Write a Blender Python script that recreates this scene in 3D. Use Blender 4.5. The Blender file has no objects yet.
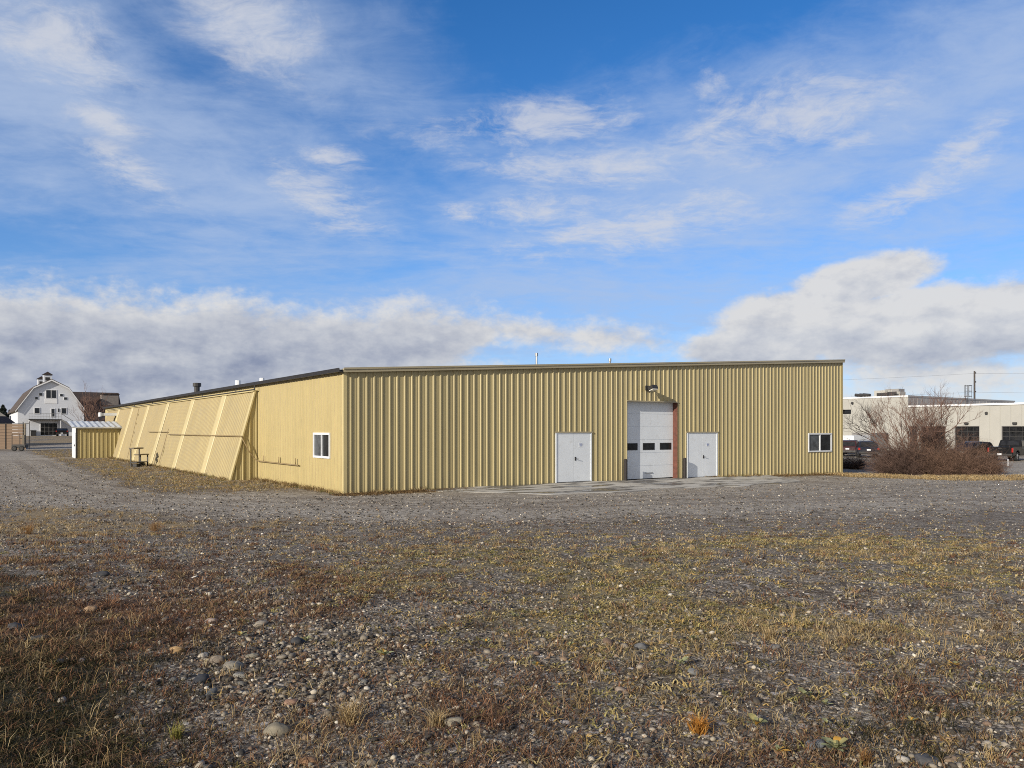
import bpy, bmesh, math, random
import numpy as np
from mathutils import Vector, Matrix, Euler
random.seed(7)
RNG = np.random.default_rng(11)
R = math.radians
SC = bpy.context.scene
COL = SC.collection
F, HX, HY, CAMZ = 760.0, 512.0, 430.0, 2.25
W_, H_ = 1024, 768

# ------------------------------------------------------------------ noise / terrain
_T = np.random.default_rng(3).random((256, 256))
def vnoise(x, y):
    x = np.asarray(x, float); y = np.asarray(y, float)
    xi = np.floor(x).astype(int); yi = np.floor(y).astype(int)
    fx = x-xi; fy = y-yi
    fx = fx*fx*(3-2*fx); fy = fy*fy*(3-2*fy)
    a = _T[xi & 255, yi & 255]; b = _T[(xi+1) & 255, yi & 255]
    c = _T[xi & 255, (yi+1) & 255]; d = _T[(xi+1) & 255, (yi+1) & 255]
    return (a*(1-fx)+b*fx)*(1-fy)+(c*(1-fx)+d*fx)*fy
def fbm(x, y, o=4):
    s = 0; a = .5; t = 0
    for i in range(o):
        s = s+a*vnoise(np.asarray(x)*2**i+17.3*i, np.asarray(y)*2**i+5.1*i); t += a; a *= .5
    return s/t
def sstep(e0, e1, x):
    t = np.clip((np.asarray(x, float)-e0)/(e1-e0), 0, 1)
    return t*t*(3-2*t)
def G(X, Y):
    X = np.asarray(X, float); Y = np.asarray(Y, float)
    t = np.clip((X+5)/25, 0, 1.15)
    z = -.35*t*t*sstep(12, 26, Y)
    z = z+.55*(1-sstep(8.0, 19.0, Y))
    z = z+1.15*sstep(78, 132, Y)*sstep(-30, -55, X)
    amp = .05*(1-sstep(12, 24, Y))+.012
    z = z+amp*(fbm(X*.55+40, Y*.55+11, 3)-.5)*2
    return z
def g(X, Y): return float(G(X, Y))
def ray(px, Y): return (px-HX)/F*Y
def hit(px, py):
    Y = 5.0
    for i in range(60):
        z = g(ray(px, Y), Y)
        Yn = (CAMZ-z)*F/(py-HY)
        Y = .5*Y+.5*Yn
    return Vector((ray(px, Y), Y, g(ray(px, Y), Y)))

# site grid: every building of the place shares it
YAW = math.atan2(760, 1062)
E1 = Vector((math.cos(YAW), math.sin(YAW), 0)); E2 = Vector((-math.sin(YAW), math.cos(YAW), 0))
A = Vector((-5.9, 26.7, 0))
def loc2w(x, y, z=0): return A+E1*x+E2*y+Vector((0, 0, z))
def front_x(px, off=0.0):          # local x where the sight line px meets the plane y = off
    r = (px-HX)/F; P0 = A+E2*off
    return (r*P0.y-P0.x)/(E1.x-r*E1.y)
def side_y(px, off=0.0):
    r = (px-HX)/F; P0 = A+E1*off
    return (r*P0.y-P0.x)/(E2.x-r*E2.y)
def zat(py, P): return CAMZ+(HY-py)*P.y/F

# ------------------------------------------------------------------ materials
class NT:
    def __init__(s, nt): s.nt = nt
    def n(s, typ, **kw):
        nd = s.nt.nodes.new(typ)
        for k, v in kw.items(): setattr(nd, k, v)
        return nd
    def put(s, sock, v):
        if v is None: return
        if hasattr(v, 'is_output'): s.nt.links.new(v, sock)
        else: sock.default_value = v
    def m(s, op, a, b=None, c=None, clamp=False):
        nd = s.n('ShaderNodeMath', operation=op); nd.use_clamp = clamp
        for i, v in enumerate((a, b, c)): s.put(nd.inputs[i], v)
        return nd.outputs[0]
    def vm(s, op, a, b=None, sc=None):
        nd = s.n('ShaderNodeVectorMath', operation=op)
        s.put(nd.inputs[0], a); s.put(nd.inputs[1], b)
        if sc is not None: s.put(nd.inputs['Scale'], sc)
        return nd.outputs[1] if op in ('LENGTH', 'DOT_PRODUCT') else nd.outputs[0]
    def ss(s, x, e0, e1):
        nd = s.n('ShaderNodeMapRange', interpolation_type='SMOOTHSTEP')
        s.put(nd.inputs[0], x); nd.inputs[1].default_value = e0; nd.inputs[2].default_value = e1
        return nd.outputs[0]
    def noise(s, vec, scale, detail=4, rough=.55, dist=0.0, out=0):
        nd = s.n('ShaderNodeTexNoise')
        s.put(nd.inputs['Vector'], vec); nd.inputs['Scale'].default_value = scale
        nd.inputs['Detail'].default_value = detail; nd.inputs['Roughness'].default_value = rough
        nd.inputs['Distortion'].default_value = dist
        return nd.outputs[out]
    def vor(s, vec, scale, feature='F1', out='Distance'):
        nd = s.n('ShaderNodeTexVoronoi', feature=feature)
        s.put(nd.inputs['Vector'], vec); nd.inputs['Scale'].default_value = scale
        return nd.outputs[out]
    def mix(s, f, a, b, typ='MIX'):
        nd = s.n('ShaderNodeMix', data_type='RGBA', blend_type=typ)
        s.put(nd.inputs[0], f)
        for sk, v in ((nd.inputs[6], a), (nd.inputs[7], b)):
            if isinstance(v, tuple) and len(v) == 3: v = (*v, 1)
            s.put(sk, v)
        return nd.outputs[2]
    def ramp(s, f, stops):
        nd = s.n('ShaderNodeValToRGB'); cr = nd.color_ramp
        while len(cr.elements) < len(stops): cr.elements.new(.5)
        for e, (p, c) in zip(cr.elements, stops): e.position = p; e.color = (*c, 1)
        s.put(nd.inputs[0], f); return nd.outputs[0]
    def comb(s, x, y, z):
        nd = s.n('ShaderNodeCombineXYZ')
        for i, v in enumerate((x, y, z)): s.put(nd.inputs[i], v)
        return nd.outputs[0]
    def sep(s, v):
        nd = s.n('ShaderNodeSeparateXYZ'); s.put(nd.inputs[0], v); return nd.outputs

def newmat(name):
    m = bpy.data.materials.new(name); m.use_nodes = True
    nt = m.node_tree; b = nt.nodes['Principled BSDF']
    return m, NT(nt), b
def mat(name, col, rough=.6, metal=0.0, var=.12, scale=3.0, bump=0.0, bscale=40, stretch=None, spec=.5, dirt=None, dirt_amt=.0):
    m, t, b = newmat(name)
    geo = t.n('ShaderNodeTexCoord').outputs['Object']
    v = geo
    if stretch: v = t.vm('MULTIPLY', geo, stretch)
    n1 = t.noise(v, scale, 6, .6)
    lo = tuple(c*(1-var) for c in col); hi = tuple(min(1, c*(1+var)) for c in col)
    c = t.ramp(n1, [(.3, lo), (.7, hi)])
    if dirt:
        n2 = t.noise(v, scale*2.3+1, 8, .7)
        c = t.mix(t.m('MULTIPLY', t.ss(n2, .52, .72), dirt_amt), c, dirt)
    t.put(b.inputs['Base Color'], c)
    t.put(b.inputs['Roughness'], t.m('ADD', t.m('MULTIPLY', n1, .25), rough-.12, clamp=True))
    b.inputs['Metallic'].default_value = metal
    b.inputs['Specular IOR Level'].default_value = spec
    if bump:
        bn = t.n('ShaderNodeBump'); bn.inputs['Strength'].default_value = bump; bn.inputs['Distance'].default_value = .02
        t.put(bn.inputs['Height'], t.noise(geo, bscale, 5, .6)); t.put(b.inputs['Normal'], bn.outputs[0])
    return m
def attr_mat(name, rough=.8, bump=0, bscale=60, var=.25, vscale=30, transl=0, spec=.3):
    m, t, b = newmat(name)
    a = t.n('ShaderNodeAttribute', attribute_name='col').outputs['Color']
    geo = t.n('ShaderNodeNewGeometry').outputs['Position']
    n1 = t.noise(geo, vscale, 5, .65)
    c = t.mix(1.0, a, t.ramp(n1, [(.25, (1-var,)*3), (.75, (1+var*.6,)*3)]), 'MULTIPLY')
    t.put(b.inputs['Base Color'], c); b.inputs['Roughness'].default_value = rough
    b.inputs['Specular IOR Level'].default_value = spec
    if transl:
        tr = t.n('ShaderNodeBsdfTranslucent'); t.put(tr.inputs[0], c)
        mx = t.n('ShaderNodeMixShader'); mx.inputs[0].default_value = transl
        t.nt.links.new(b.outputs[0], mx.inputs[1]); t.nt.links.new(tr.outputs[0], mx.inputs[2])
        t.nt.links.new(mx.outputs[0], t.nt.nodes['Material Output'].inputs[0])
    if bump:
        bn = t.n('ShaderNodeBump'); bn.inputs['Strength'].default_value = bump; bn.inputs['Distance'].default_value = .01
        t.put(bn.inputs['Height'], n1); t.put(b.inputs['Normal'], bn.outputs[0])
    return m
def glass_mat(name, col=(.012, .014, .016), rough=.06):
    m, t, b = newmat(name)
    v = t.n('ShaderNodeTexCoord').outputs['Object']
    n1 = t.noise(v, 2.5, 4, .6)
    t.put(b.inputs['Base Color'], t.ramp(n1, [(.3, tuple(c*.5 for c in col)), (.7, tuple(c*2 for c in col))]))
    t.put(b.inputs['Roughness'], t.m('MULTIPLY', n1, rough*2))
    bn = t.n('ShaderNodeBump'); bn.inputs['Strength'].default_value = .05; bn.inputs['Distance'].default_value = .02
    t.put(bn.inputs['Height'], t.noise(v, 1.2, 2)); t.put(b.inputs['Normal'], bn.outputs[0])
    return m

YEL = (.42, .342, .158)
M = {}
M['frontsiding'] = mat('khaki_yellow_siding', (.405, .335, .168), .45, var=.06, scale=1.2, stretch=(1.5, 1.5, .25), bump=.10, bscale=3, dirt=(.30, .22, .12), dirt_amt=.35)
M['siding'] = mat('yellow_siding', YEL, .45, var=.07, scale=1.2, stretch=(1.5, 1.5, .25), bump=.10, bscale=3, dirt=(.34, .24, .11), dirt_amt=.28)
M['panel'] = mat('pale_yellow_panel', (.41, .335, .158), .5, var=.09, scale=.8, stretch=(1, 1, .5), bump=.06, bscale=3, dirt=(.36, .27, .13), dirt_amt=.35)
M['batten'] = mat('cream_batten', (.52, .43, .215), .5, var=.06, scale=1.5, dirt=(.45, .35, .18), dirt_amt=.2)
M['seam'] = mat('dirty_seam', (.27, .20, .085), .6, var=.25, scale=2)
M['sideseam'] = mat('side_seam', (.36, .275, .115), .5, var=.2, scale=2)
M['fascia'] = mat('tan_fascia', (.36, .31, .20), .45, var=.1, scale=1.5, stretch=(.3, 1, 3), dirt=(.2, .16, .1), dirt_amt=.4)
M['roof'] = mat('galvanised_roof', (.42, .42, .40), .4, metal=.5, var=.12, scale=.6)
M['gutter'] = mat('dark_gutter', (.022, .021, .022), .5, var=.3, scale=4)
M['white'] = mat('white_paint', (.70, .72, .74), .45, var=.05, scale=2, dirt=(.5, .48, .44), dirt_amt=.25)
M['doorw'] = mat('white_door_paint', (.70, .735, .77), .4, var=.04, scale=1.4, dirt=(.45, .42, .38), dirt_amt=.3)
M['rust'] = mat('rust_red_paint', (.12, .042, .028), .7, var=.3, scale=6)
M['dark'] = mat('dark_metal', (.03, .028, .027), .55, var=.3, scale=6)
M['brownpipe'] = mat('brown_pipe', (.25, .18, .085), .6, var=.25, scale=5)
M['steel'] = mat('galvanised_steel', (.28, .28, .28), .4, metal=.8, var=.12, scale=6)
M['glass'] = glass_mat('window_glass')
M['glassgrey'] = glass_mat('dusty_window_glass', (.06, .065, .07), .15)
M['lens'] = mat('lamp_lens', (.75, .74, .68), .25, var=.05)
M['blue'] = mat('blue_ink', (.05, .11, .35), .6, var=.1)
M['bollard'] = mat('worn_bollard_paint', (.022, .017, .015), .7, var=.4, scale=8)
M['barnwhite'] = mat('white_clapboard', (.66, .68, .72), .6, var=.04, scale=.8, stretch=(.4, .4, 6))
M['shingle'] = mat('brown_shingles', (.075, .055, .042), .85, var=.3, scale=2.5, stretch=(1, 1, 3))
M['shingle2'] = mat('dark_brown_shingles', (.045, .032, .028), .9, var=.35, scale=2.0, stretch=(1, 1, 3))
M['brick'] = mat('weathered_grey_board', (.22, .19, .17), .9, var=.2, scale=2)
M['tanwood'] = mat('tan_boards', (.17, .115, .075), .8, var=.2, scale=1.5, stretch=(.4, .4, 5), dirt=(.14, .1, .07), dirt_amt=.5)
M['beige'] = mat('beige_metal_wall', (.37, .36, .325), .55, var=.04, scale=.6)
M['greymetal'] = mat('grey_metal_wall', (.24, .23, .22), .55, var=.06, scale=.6)
M['trim'] = mat('white_roof_trim', (.8, .8, .8), .5, var=.04)
M['doorglass'] = glass_mat('garage_door_glass', (.012, .012, .013), .08)
M['tyre'] = mat('tyre_rubber', (.015, .015, .015), .85, var=.2)
M['rim'] = mat('alloy_rim', (.35, .35, .36), .35, metal=.8, var=.1)
M['black'] = mat('black_car_paint', (.006, .006, .007), .35, var=.2, spec=.3)
M['navy'] = mat('dark_blue_car_paint', (.008, .011, .022), .35, var=.2)
M['maroon'] = mat('dark_red_car_paint', (.032, .006, .008), .4, var=.2)
M['redlens'] = mat('red_tail_lens', (.35, .02, .015), .25, var=.1)
M['plate'] = mat('pale_plate', (.75, .76, .78), .4, var=.04)
M['bark'] = mat('reddish_bark', (.17, .098, .072), .9, var=.25, scale=3)
M['twig'] = mat('brown_twigs', (.15, .09, .062), .9, var=.45, scale=1.3)
M['darktwig'] = mat('dark_brown_twigs', (.095, .058, .045), .9, var=.45, scale=1.3)
M['pole'] = mat('weathered_pole_wood', (.06, .05, .045), .9, var=.25)
M['wire'] = mat('grey_wire', (.10, .10, .11), .6, var=.1)
M['plank'] = mat('weathered_plank', (.16, .135, .10), .85, var=.25, scale=3)
M['conifer'] = mat('dark_needles', (.018, .026, .020), .9, var=.4, scale=.8)
M['galvroof'] = mat('corrugated_shed_roof', (.62, .63, .62), .45, metal=.2, var=.15, scale=1.2)
M['pebble'] = attr_mat('pebble_stone', .8, bump=.25, var=.35, vscale=60)
M['rock'] = attr_mat('river_rock', .8, bump=.4, var=.35, vscale=35)
M['straw'] = attr_mat('plant_fibre', .85, var=.2, vscale=20, transl=.25, spec=.1)
M['leaf'] = attr_mat('felty_leaf', .8, var=.2, vscale=40, transl=.2, spec=.1)

def panel_tone(m, axis_i, width, amt):        # each sheet of cladding has a slightly different batch tone
    t = NT(m.node_tree); b = m.node_tree.nodes['Principled BSDF']; lk = b.inputs['Base Color'].links[0]; src = lk.from_socket
    p = t.sep(t.n('ShaderNodeTexCoord').outputs['Object'])[axis_i]
    wn = t.n('ShaderNodeTexWhiteNoise', noise_dimensions='1D'); t.put(wn.inputs['W'], t.m('FLOOR', t.m('DIVIDE', p, width)))
    v = t.m('ADD', 1-amt, t.m('MULTIPLY', wn.outputs['Value'], 2*amt)); t.put(b.inputs['Base Color'], t.mix(1.0, src, t.comb(v, v, v), 'MULTIPLY'))
panel_tone(M['frontsiding'], 0, .915, .055); panel_tone(M['panel'], 1, 1.08, .05)

# ------------------------------------------------------------------ mesh helpers
class MB:
    def __init__(s): s.v = []; s.f = []; s.mi = []; s.cur = 0
    def add(s, vs, fs, Mx=None):
        o = len(s.v)
        for v in vs:
            v = Vector(v)
            s.v.append(tuple(Mx @ v) if Mx else tuple(v))
        for f in fs: s.f.append(tuple(i+o for i in f)); s.mi.append(s.cur)
        return s
    def box(s, x0, x1, y0, y1, z0, z1, Mx=None):
        vs = [(x, y, z) for x in (x0, x1) for y in (y0, y1) for z in (z0, z1)]
        return s.add(vs, [(0, 1, 3, 2), (4, 6, 7, 5), (0, 4, 5, 1), (2, 3, 7, 6), (0, 2, 6, 4), (1, 5, 7, 3)], Mx)
    def prism(s, pts, d0, d1, fn, Mx=None):      # outline pts(a,b) swept along third coordinate; fn(a,b,d)->xyz
        n = len(pts)
        vs = [fn(a, b, d0) for a, b in pts]+[fn(a, b, d1) for a, b in pts]
        fs = [tuple(range(n))[::-1], tuple(range(n, 2*n))]+[(i, (i+1) % n, n+(i+1) % n, n+i) for i in range(n)]
        return s.add(vs, fs, Mx)
    def tube(s, path, r, n=8, r1=None, cap=True):
        path = [Vector(p) for p in path]; k = len(path); vs = []; fs = []
        for i, p in enumerate(path):
            d = (path[min(i+1, k-1)]-path[max(i-1, 0)])
            d = d.normalized() if d.length > 1e-9 else Vector((0, 0, 1))
            up = Vector((0, 0, 1)) if abs(d.z) < .9 else Vector((1, 0, 0))
            u = d.cross(up).normalized(); w = d.cross(u)
            rr = r if r1 is None else r+(r1-r)*i/(k-1)
            for j in range(n):
                a = 2*math.pi*j/n; vs.append(p+u*math.cos(a)*rr+w*math.sin(a)*rr)
        for i in range(k-1):
            for j in range(n): fs.append((i*n+j, i*n+(j+1) % n, (i+1)*n+(j+1) % n, (i+1)*n+j))
        if cap: fs += [tuple(range(n))[::-1], tuple(range((k-1)*n, k*n))]
        return s.add(vs, fs)
    def build(s, name, mats, parent=None, smooth=False, bevel=0):
        me = bpy.data.meshes.new(name); me.from_pydata(s.v, [], s.f)
        if not isinstance(mats, (list, tuple)): mats = [mats]
        for m in mats: me.materials.append(m)
        if len(mats) > 1: me.polygons.foreach_set('material_index', s.mi)
        bm = bmesh.new(); bm.from_mesh(me)
        if bevel: bmesh.ops.bevel(bm, geom=list(bm.edges), offset=bevel, segments=2, affect='EDGES', clamp_overlap=True)
        bmesh.ops.recalc_face_normals(bm, faces=bm.faces); bm.to_mesh(me); bm.free()
        if smooth: me.polygons.foreach_set('use_smooth', [True]*len(me.polygons))
        o = bpy.data.objects.new(name, me); COL.objects.link(o)
        if parent: o.parent = parent
        return o
def tag(o, label=None, cat=None, group=None, kind=None):
    if label: o['label'] = label
    if cat: o['category'] = cat
    if group: o['group'] = group
    if kind: o['kind'] = kind
    return o
def empty(name, loc, rz=0, label=None, cat=None, group=None):
    o = bpy.data.objects.new(name, None); COL.objects.link(o)
    o.location = loc; o.rotation_euler = (0, 0, rz); o.empty_display_size = .3
    return tag(o, label, cat, group)
def np_mesh(name, V, T, mats, col=None, parent=None, smooth=False):
    """triangle mesh from arrays, with an optional colour per vertex"""
    me = bpy.data.meshes.new(name)
    V = np.asarray(V, np.float32); T = np.asarray(T, np.int32)
    me.vertices.add(len(V)); me.vertices.foreach_set('co', V.ravel())
    me.loops.add(T.size); me.loops.foreach_set('vertex_index', T.ravel())
    k = T.shape[1]
    me.polygons.add(len(T)); me.polygons.foreach_set('loop_start', np.arange(0, T.size, k, dtype=np.int32))
    me.polygons.foreach_set('loop_total', np.full(len(T), k, np.int32))
    if smooth: me.polygons.foreach_set('use_smooth', np.ones(len(T), bool))
    if col is not None:
        a = me.color_attributes.new('col', 'FLOAT_COLOR', 'POINT')
        c = np.ones((len(V), 4), np.float32); c[:, :3] = col; a.data.foreach_set('color', c.ravel())
    me.materials.append(mats); me.update(); me.validate()
    o = bpy.data.objects.new(name, me); COL.objects.link(o)
    if parent: o.parent = parent
    return o

def rib_sheet(mb, L0, L1, top, bot, fn, openings=(), pitch=.305, h=.032, phase=0.0, seam=False):
    """trapezoidal-rib metal sheet: a runs along the wall, d stands out of it, z up the sheet"""
    prof = []
    k0 = math.floor((L0-phase)/pitch)-1
    a = k0*pitch+phase
    while a < L1+pitch:
        for da, d in ((0, 0), (.205, 0), (.228, h), (.268, h), (.291, 0)): prof.append((a+da, d))
        for da, d in ((.06, 0), (.07, .005), (.085, .005), (.095, 0), (.13, 0), (.14, .005), (.155, .005), (.165, 0)): prof.append((a+da, d))
        a += pitch
    prof.sort()
    xs = [p[0] for p in prof]; ds = [p[1] for p in prof]
    brk = sorted(set([L0, L1]+[o[0] for o in openings]+[o[1] for o in openings]+[x for x in xs if L0 < x < L1]))
    brk = [x for x in brk if L0-1e-6 <= x <= L1+1e-6]
    def dep(x): return float(np.interp(x, xs, ds))
    for x0, x1 in zip(brk[:-1], brk[1:]):
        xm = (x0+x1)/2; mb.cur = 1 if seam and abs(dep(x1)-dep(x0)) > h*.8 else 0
        ivs = [(None, None)]
        cuts = sorted([(o[2], o[3]) for o in openings if o[0] < xm < o[1]])
        segs = []; lo = None
        for c0, c1 in cuts:
            segs.append((lo, c0)); lo = c1
        segs.append((lo, None))
        for s0, s1 in segs:
            za0 = bot(x0) if s0 is None else s0; zb0 = bot(x1) if s0 is None else s0
            za1 = top(x0) if s1 is None else s1; zb1 = top(x1) if s1 is None else s1
            if za1-za0 < .01: continue
            mb.add([fn(x0, dep(x0), za0), fn(x1, dep(x1), zb0), fn(x1, dep(x1), zb1), fn(x0, dep(x0), za1)], [(0, 1, 2, 3)])

# ------------------------------------------------------------------ camera, sun, sky
cam = bpy.data.objects.new('camera', bpy.data.cameras.new('camera')); COL.objects.link(cam)
cam.location = (0, 0, CAMZ); cam.rotation_euler = (R(90), 0, 0)
cam.data.sensor_width = 36; cam.data.lens = 36*F/W_; cam.data.shift_y = (HY-H_/2)/W_
cam.data.clip_start = .1; cam.data.clip_end = 12000
SC.camera = cam
SC.render.engine = 'CYCLES'
try: SC.cycles.filter_width = 1.0; SC.cycles.use_denoising = False
except Exception: pass
EL = R(20); ph = R(15)
hd = E1*math.cos(ph)+E2*math.sin(ph)                      # horizontal travel of the light
SUN = Vector((-hd.x*math.cos(EL), -hd.y*math.cos(EL), math.sin(EL)))
ld = bpy.data.lights.new('sun', 'SUN'); ld.energy = 4.2; ld.angle = R(.53); ld.color = (1, .92, .79)
lo = bpy.data.objects.new('sun', ld); COL.objects.link(lo)
lo.rotation_euler = (-SUN).to_track_quat('-Z', 'Y').to_euler(); lo.location = (-30, -30, 40)
SC.view_settings.view_transform = 'Standard'; SC.view_settings.look = 'None'
SC.view_settings.exposure = .35; SC.view_settings.gamma = 1; SC.view_settings.use_curve_mapping = False

wd = bpy.data.worlds.new('World'); SC.world = wd; wd.use_nodes = True
try: wd.cycles.sampling_method = 'MANUAL'; wd.cycles.sample_map_resolution = 1024
except Exception: pass
t = NT(wd.node_tree); bg = wd.node_tree.nodes['Background']
sky = t.n('ShaderNodeTexSky', sky_type='NISHITA'); sky.sun_disc = False
sky.sun_elevation = EL; sky.sun_rotation = math.atan2(SUN.x, SUN.y); sky.altitude = 1500
sky.air_density = 1.0; sky.dust_density = .3; sky.ozone_density = 2.5
hs = t.n('ShaderNodeHueSaturation'); hs.inputs['Saturation'].default_value = 1.30; hs.inputs['Value'].default_value = 1.17
t.put(hs.inputs['Color'], sky.outputs[0]); skyc = t.mix(1.0, hs.outputs[0], (1.05, .96, 1.07), 'MULTIPLY')
D = t.n('ShaderNodeTexCoord').outputs['Generated']
dx, dy, dz = t.sep(D)
az = t.m('ARCTAN2', dx, dy); el = t.m('ARCSINE', dz)
zz = t.m('ADD', t.m('MAXIMUM', dz, 0.0), .10)
pl = t.comb(t.m('DIVIDE', dx, zz), t.m('DIVIDE', dy, zz), 0.0)         # position on the cloud deck overhead
def azel(px, py):
    return math.atan((px-HX)/F), math.atan((HY-py)/math.hypot(px-HX, F))
def ell(px, py, rx, ry, rot=0.0):     # soft ellipse of sky: 1 in its centre, 0 at its rim
    a0, e0 = azel(px, py); k = math.cos(a0)**2; ra = rx/F*k; re = ry/F*math.cos(a0)
    u = t.m('SUBTRACT', az, a0); w = t.m('SUBTRACT', el, e0); c, s = math.cos(R(rot)), math.sin(R(rot))
    p = t.m('DIVIDE', t.m('ADD', t.m('MULTIPLY', u, c), t.m('MULTIPLY', w, s)), ra)
    q = t.m('DIVIDE', t.m('SUBTRACT', t.m('MULTIPLY', w, c), t.m('MULTIPLY', u, s)), re)
    r2 = t.m('ADD', t.m('MULTIPLY', p, p), t.m('MULTIPLY', q, q))
    return t.m('SUBTRACT', 1.0, t.m('SQRT', r2), clamp=False)
def mx(*a):
    r = a[0]
    for b in a[1:]: r = t.m('MAXIMUM', r, b)
    return r
# high veil
plr = t.n('ShaderNodeMapping'); t.put(plr.inputs[0], pl); plr.inputs['Rotation'].default_value = (0, 0, R(35)); plr.inputs['Scale'].default_value = (.7, 1.3, 1)
nv = t.noise(plr.outputs[0], 1.3, 10, .60, .5)
nf = t.noise(pl, 6.5, 10, .66, .4)
veil_m = mx(ell(650, 215, 420, 120, 4), ell(940, 200, 260, 110, 12), ell(230, 190, 380, 130, -12), ell(60, 110, 300, 150, 0), ell(560, 300, 420, 70), ell(280, 50, 240, 80, -15), ell(900, 110, 260, 80, 0), ell(1000, 60, 200, 90, 0))
veil_n = t.m('ADD', t.m('ADD', nv, t.m('MULTIPLY', t.m('SUBTRACT', nf, .5), .42)), t.m('MULTIPLY', t.m('MAXIMUM', veil_m, -.5), .34))
veil = t.m('ADD', t.m('MULTIPLY', t.ss(veil_n, .38, .98), .70), t.m('MULTIPLY', t.ss(veil_m, -.2, .5), .06))
# puffs and streaks
pm = mx(ell(775, 120, 120, 36, 4), ell(915, 188, 100, 20, 20), ell(322, 198, 66, 26, -22), ell(55, 45, 90, 44, -18), ell(255, 30, 80, 40, -18),
        ell(138, 178, 66, 20, -25), ell(105, 118, 42, 15, -10), ell(860, 138, 52, 10, 0), ell(335, 160, 34, 14, -5), ell(465, 213, 26, 14, 0), ell(704, 90, 24, 30, 40),
        ell(530, 125, 130, 22, 5), ell(590, 168, 120, 22, -4), ell(640, 225, 140, 26, 8), ell(960, 150, 60, 16, 30), ell(545, 210, 60, 20, 0))
wv = t.vm('ADD', pl, t.vm('MULTIPLY', t.vm('SUBTRACT', t.noise(pl, 4.0, 3, .5, 0, 1), (.5, .5, .5)), (.16, .16, 0)))
nfw = t.noise(wv, 4.2, 14, .70, .3)
rip = t.noise(t.vm('MULTIPLY', wv, (1.0, 1.9, 1)), 13, 6, .6)
puff_n = t.m('ADD', t.m('ADD', t.m('ADD', t.m('MULTIPLY', pm, .55), .18), t.m('MULTIPLY', t.m('SUBTRACT', nfw, .5), 2.9)), t.m('MULTIPLY', t.m('SUBTRACT', rip, .5), .8))
puff = t.m('MULTIPLY', t.ss(puff_n, .0, 1.0), t.m('MULTIPLY', t.ss(pm, -.9, .5), .76))
# low banks, seen edge-on near the horizon
def bank(noff):
    q = t.comb(t.m('ADD', az, noff[0]), t.m('MULTIPLY', t.m('ADD', el, noff[1]), 1.8), 0.0)
    return t.noise(q, 12.0, 12, .58, .05)
nb = bank((0, 0)); nb2 = bank((-.016, .014)); nbig = t.noise(t.comb(az, t.m('MULTIPLY', el, 2.6), 3.0), 4.0, 4, .5)
n0 = t.m('SUBTRACT', nb, .5); n1 = t.m('SUBTRACT', nbig, .5)
nfi = t.noise(t.comb(az, t.m('MULTIPLY', el, 1.4), 7.0), 46.0, 8, .62, .1)
wob = t.m('ADD', t.m('ADD', t.m('MULTIPLY', n0, .080), t.m('MULTIPLY', n1, .045)), t.m('MULTIPLY', t.m('SUBTRACT', nfi, .5), .045))
tl = t.n('ShaderNodeMapRange'); t.put(tl.inputs[0], az); tl.inputs[1].default_value = -.05; tl.inputs[2].default_value = .26; tl.inputs[3].default_value = R(9.6); tl.inputs[4].default_value = R(6.4)
bl = t.n('ShaderNodeMapRange'); t.put(bl.inputs[0], az); bl.inputs[1].default_value = -.34; bl.inputs[2].default_value = -.02; bl.inputs[3].default_value = R(-6); bl.inputs[4].default_value = R(5.9)
left = t.m('MINIMUM', t.m('MINIMUM', t.m('SUBTRACT', tl.outputs[0], el), t.m('SUBTRACT', el, bl.outputs[0])), t.m('MULTIPLY', t.m('SUBTRACT', .23, az), .35))
right_m = mx(ell(925, 326, 190, 48, 0), ell(800, 326, 100, 40, 4), ell(990, 318, 120, 40, 10), ell(862, 282, 85, 27, 8), ell(760, 350, 90, 24, 0))
right = t.m('MULTIPLY', right_m, .11)
strip = t.m('MULTIPLY', mx(ell(660, 395, 330, 34, 0), ell(430, 368, 130, 22, 0), ell(960, 372, 300, 44, 0)), .060)
low = t.m('ADD', mx(left, right, t.m('SUBTRACT', strip, .022)), wob)
bankd = t.m('MULTIPLY', t.ss(low, -.010, .030), .94)
relief = t.m('MULTIPLY', t.m('ADD', t.m('SUBTRACT', nb, nb2), t.m('MULTIPLY', t.m('SUBTRACT', nfi, .5), .26)), 1.15)
deep = t.m('MULTIPLY', t.ss(t.m('ADD', left, t.m('MULTIPLY', n0, .05)), -.004, .080), .44)
rdeep = t.m('MULTIPLY', t.ss(t.m('ADD', t.m('SUBTRACT', R(7.4), el), t.m('MULTIPLY', n0, .10)), -.02, .06), t.m('MULTIPLY', t.ss(right, -.01, .03), .30))
shade = t.m('ADD', t.m('SUBTRACT', t.m('SUBTRACT', .97, rdeep), deep), relief, clamp=True)
bankc = t.ramp(shade, [(0.0, (1.25, 1.55, 2.45)), (.30, (2.1, 2.35, 3.2)), (.55, (3.3, 3.5, 4.1)), (.78, (4.5, 4.6, 4.9)), (1.0, (5.7, 5.65, 5.6))])
c = t.mix(veil, skyc, (3.7, 4.5, 6.0))
c = t.mix(puff, c, (5.1, 5.25, 5.7))
hz = t.m('MULTIPLY', t.ss(el, R(16), R(0)), .62)
c = t.mix(hz, c, (1.9, 3.0, 5.3))
c = t.mix(bankd, c, bankc)
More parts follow.
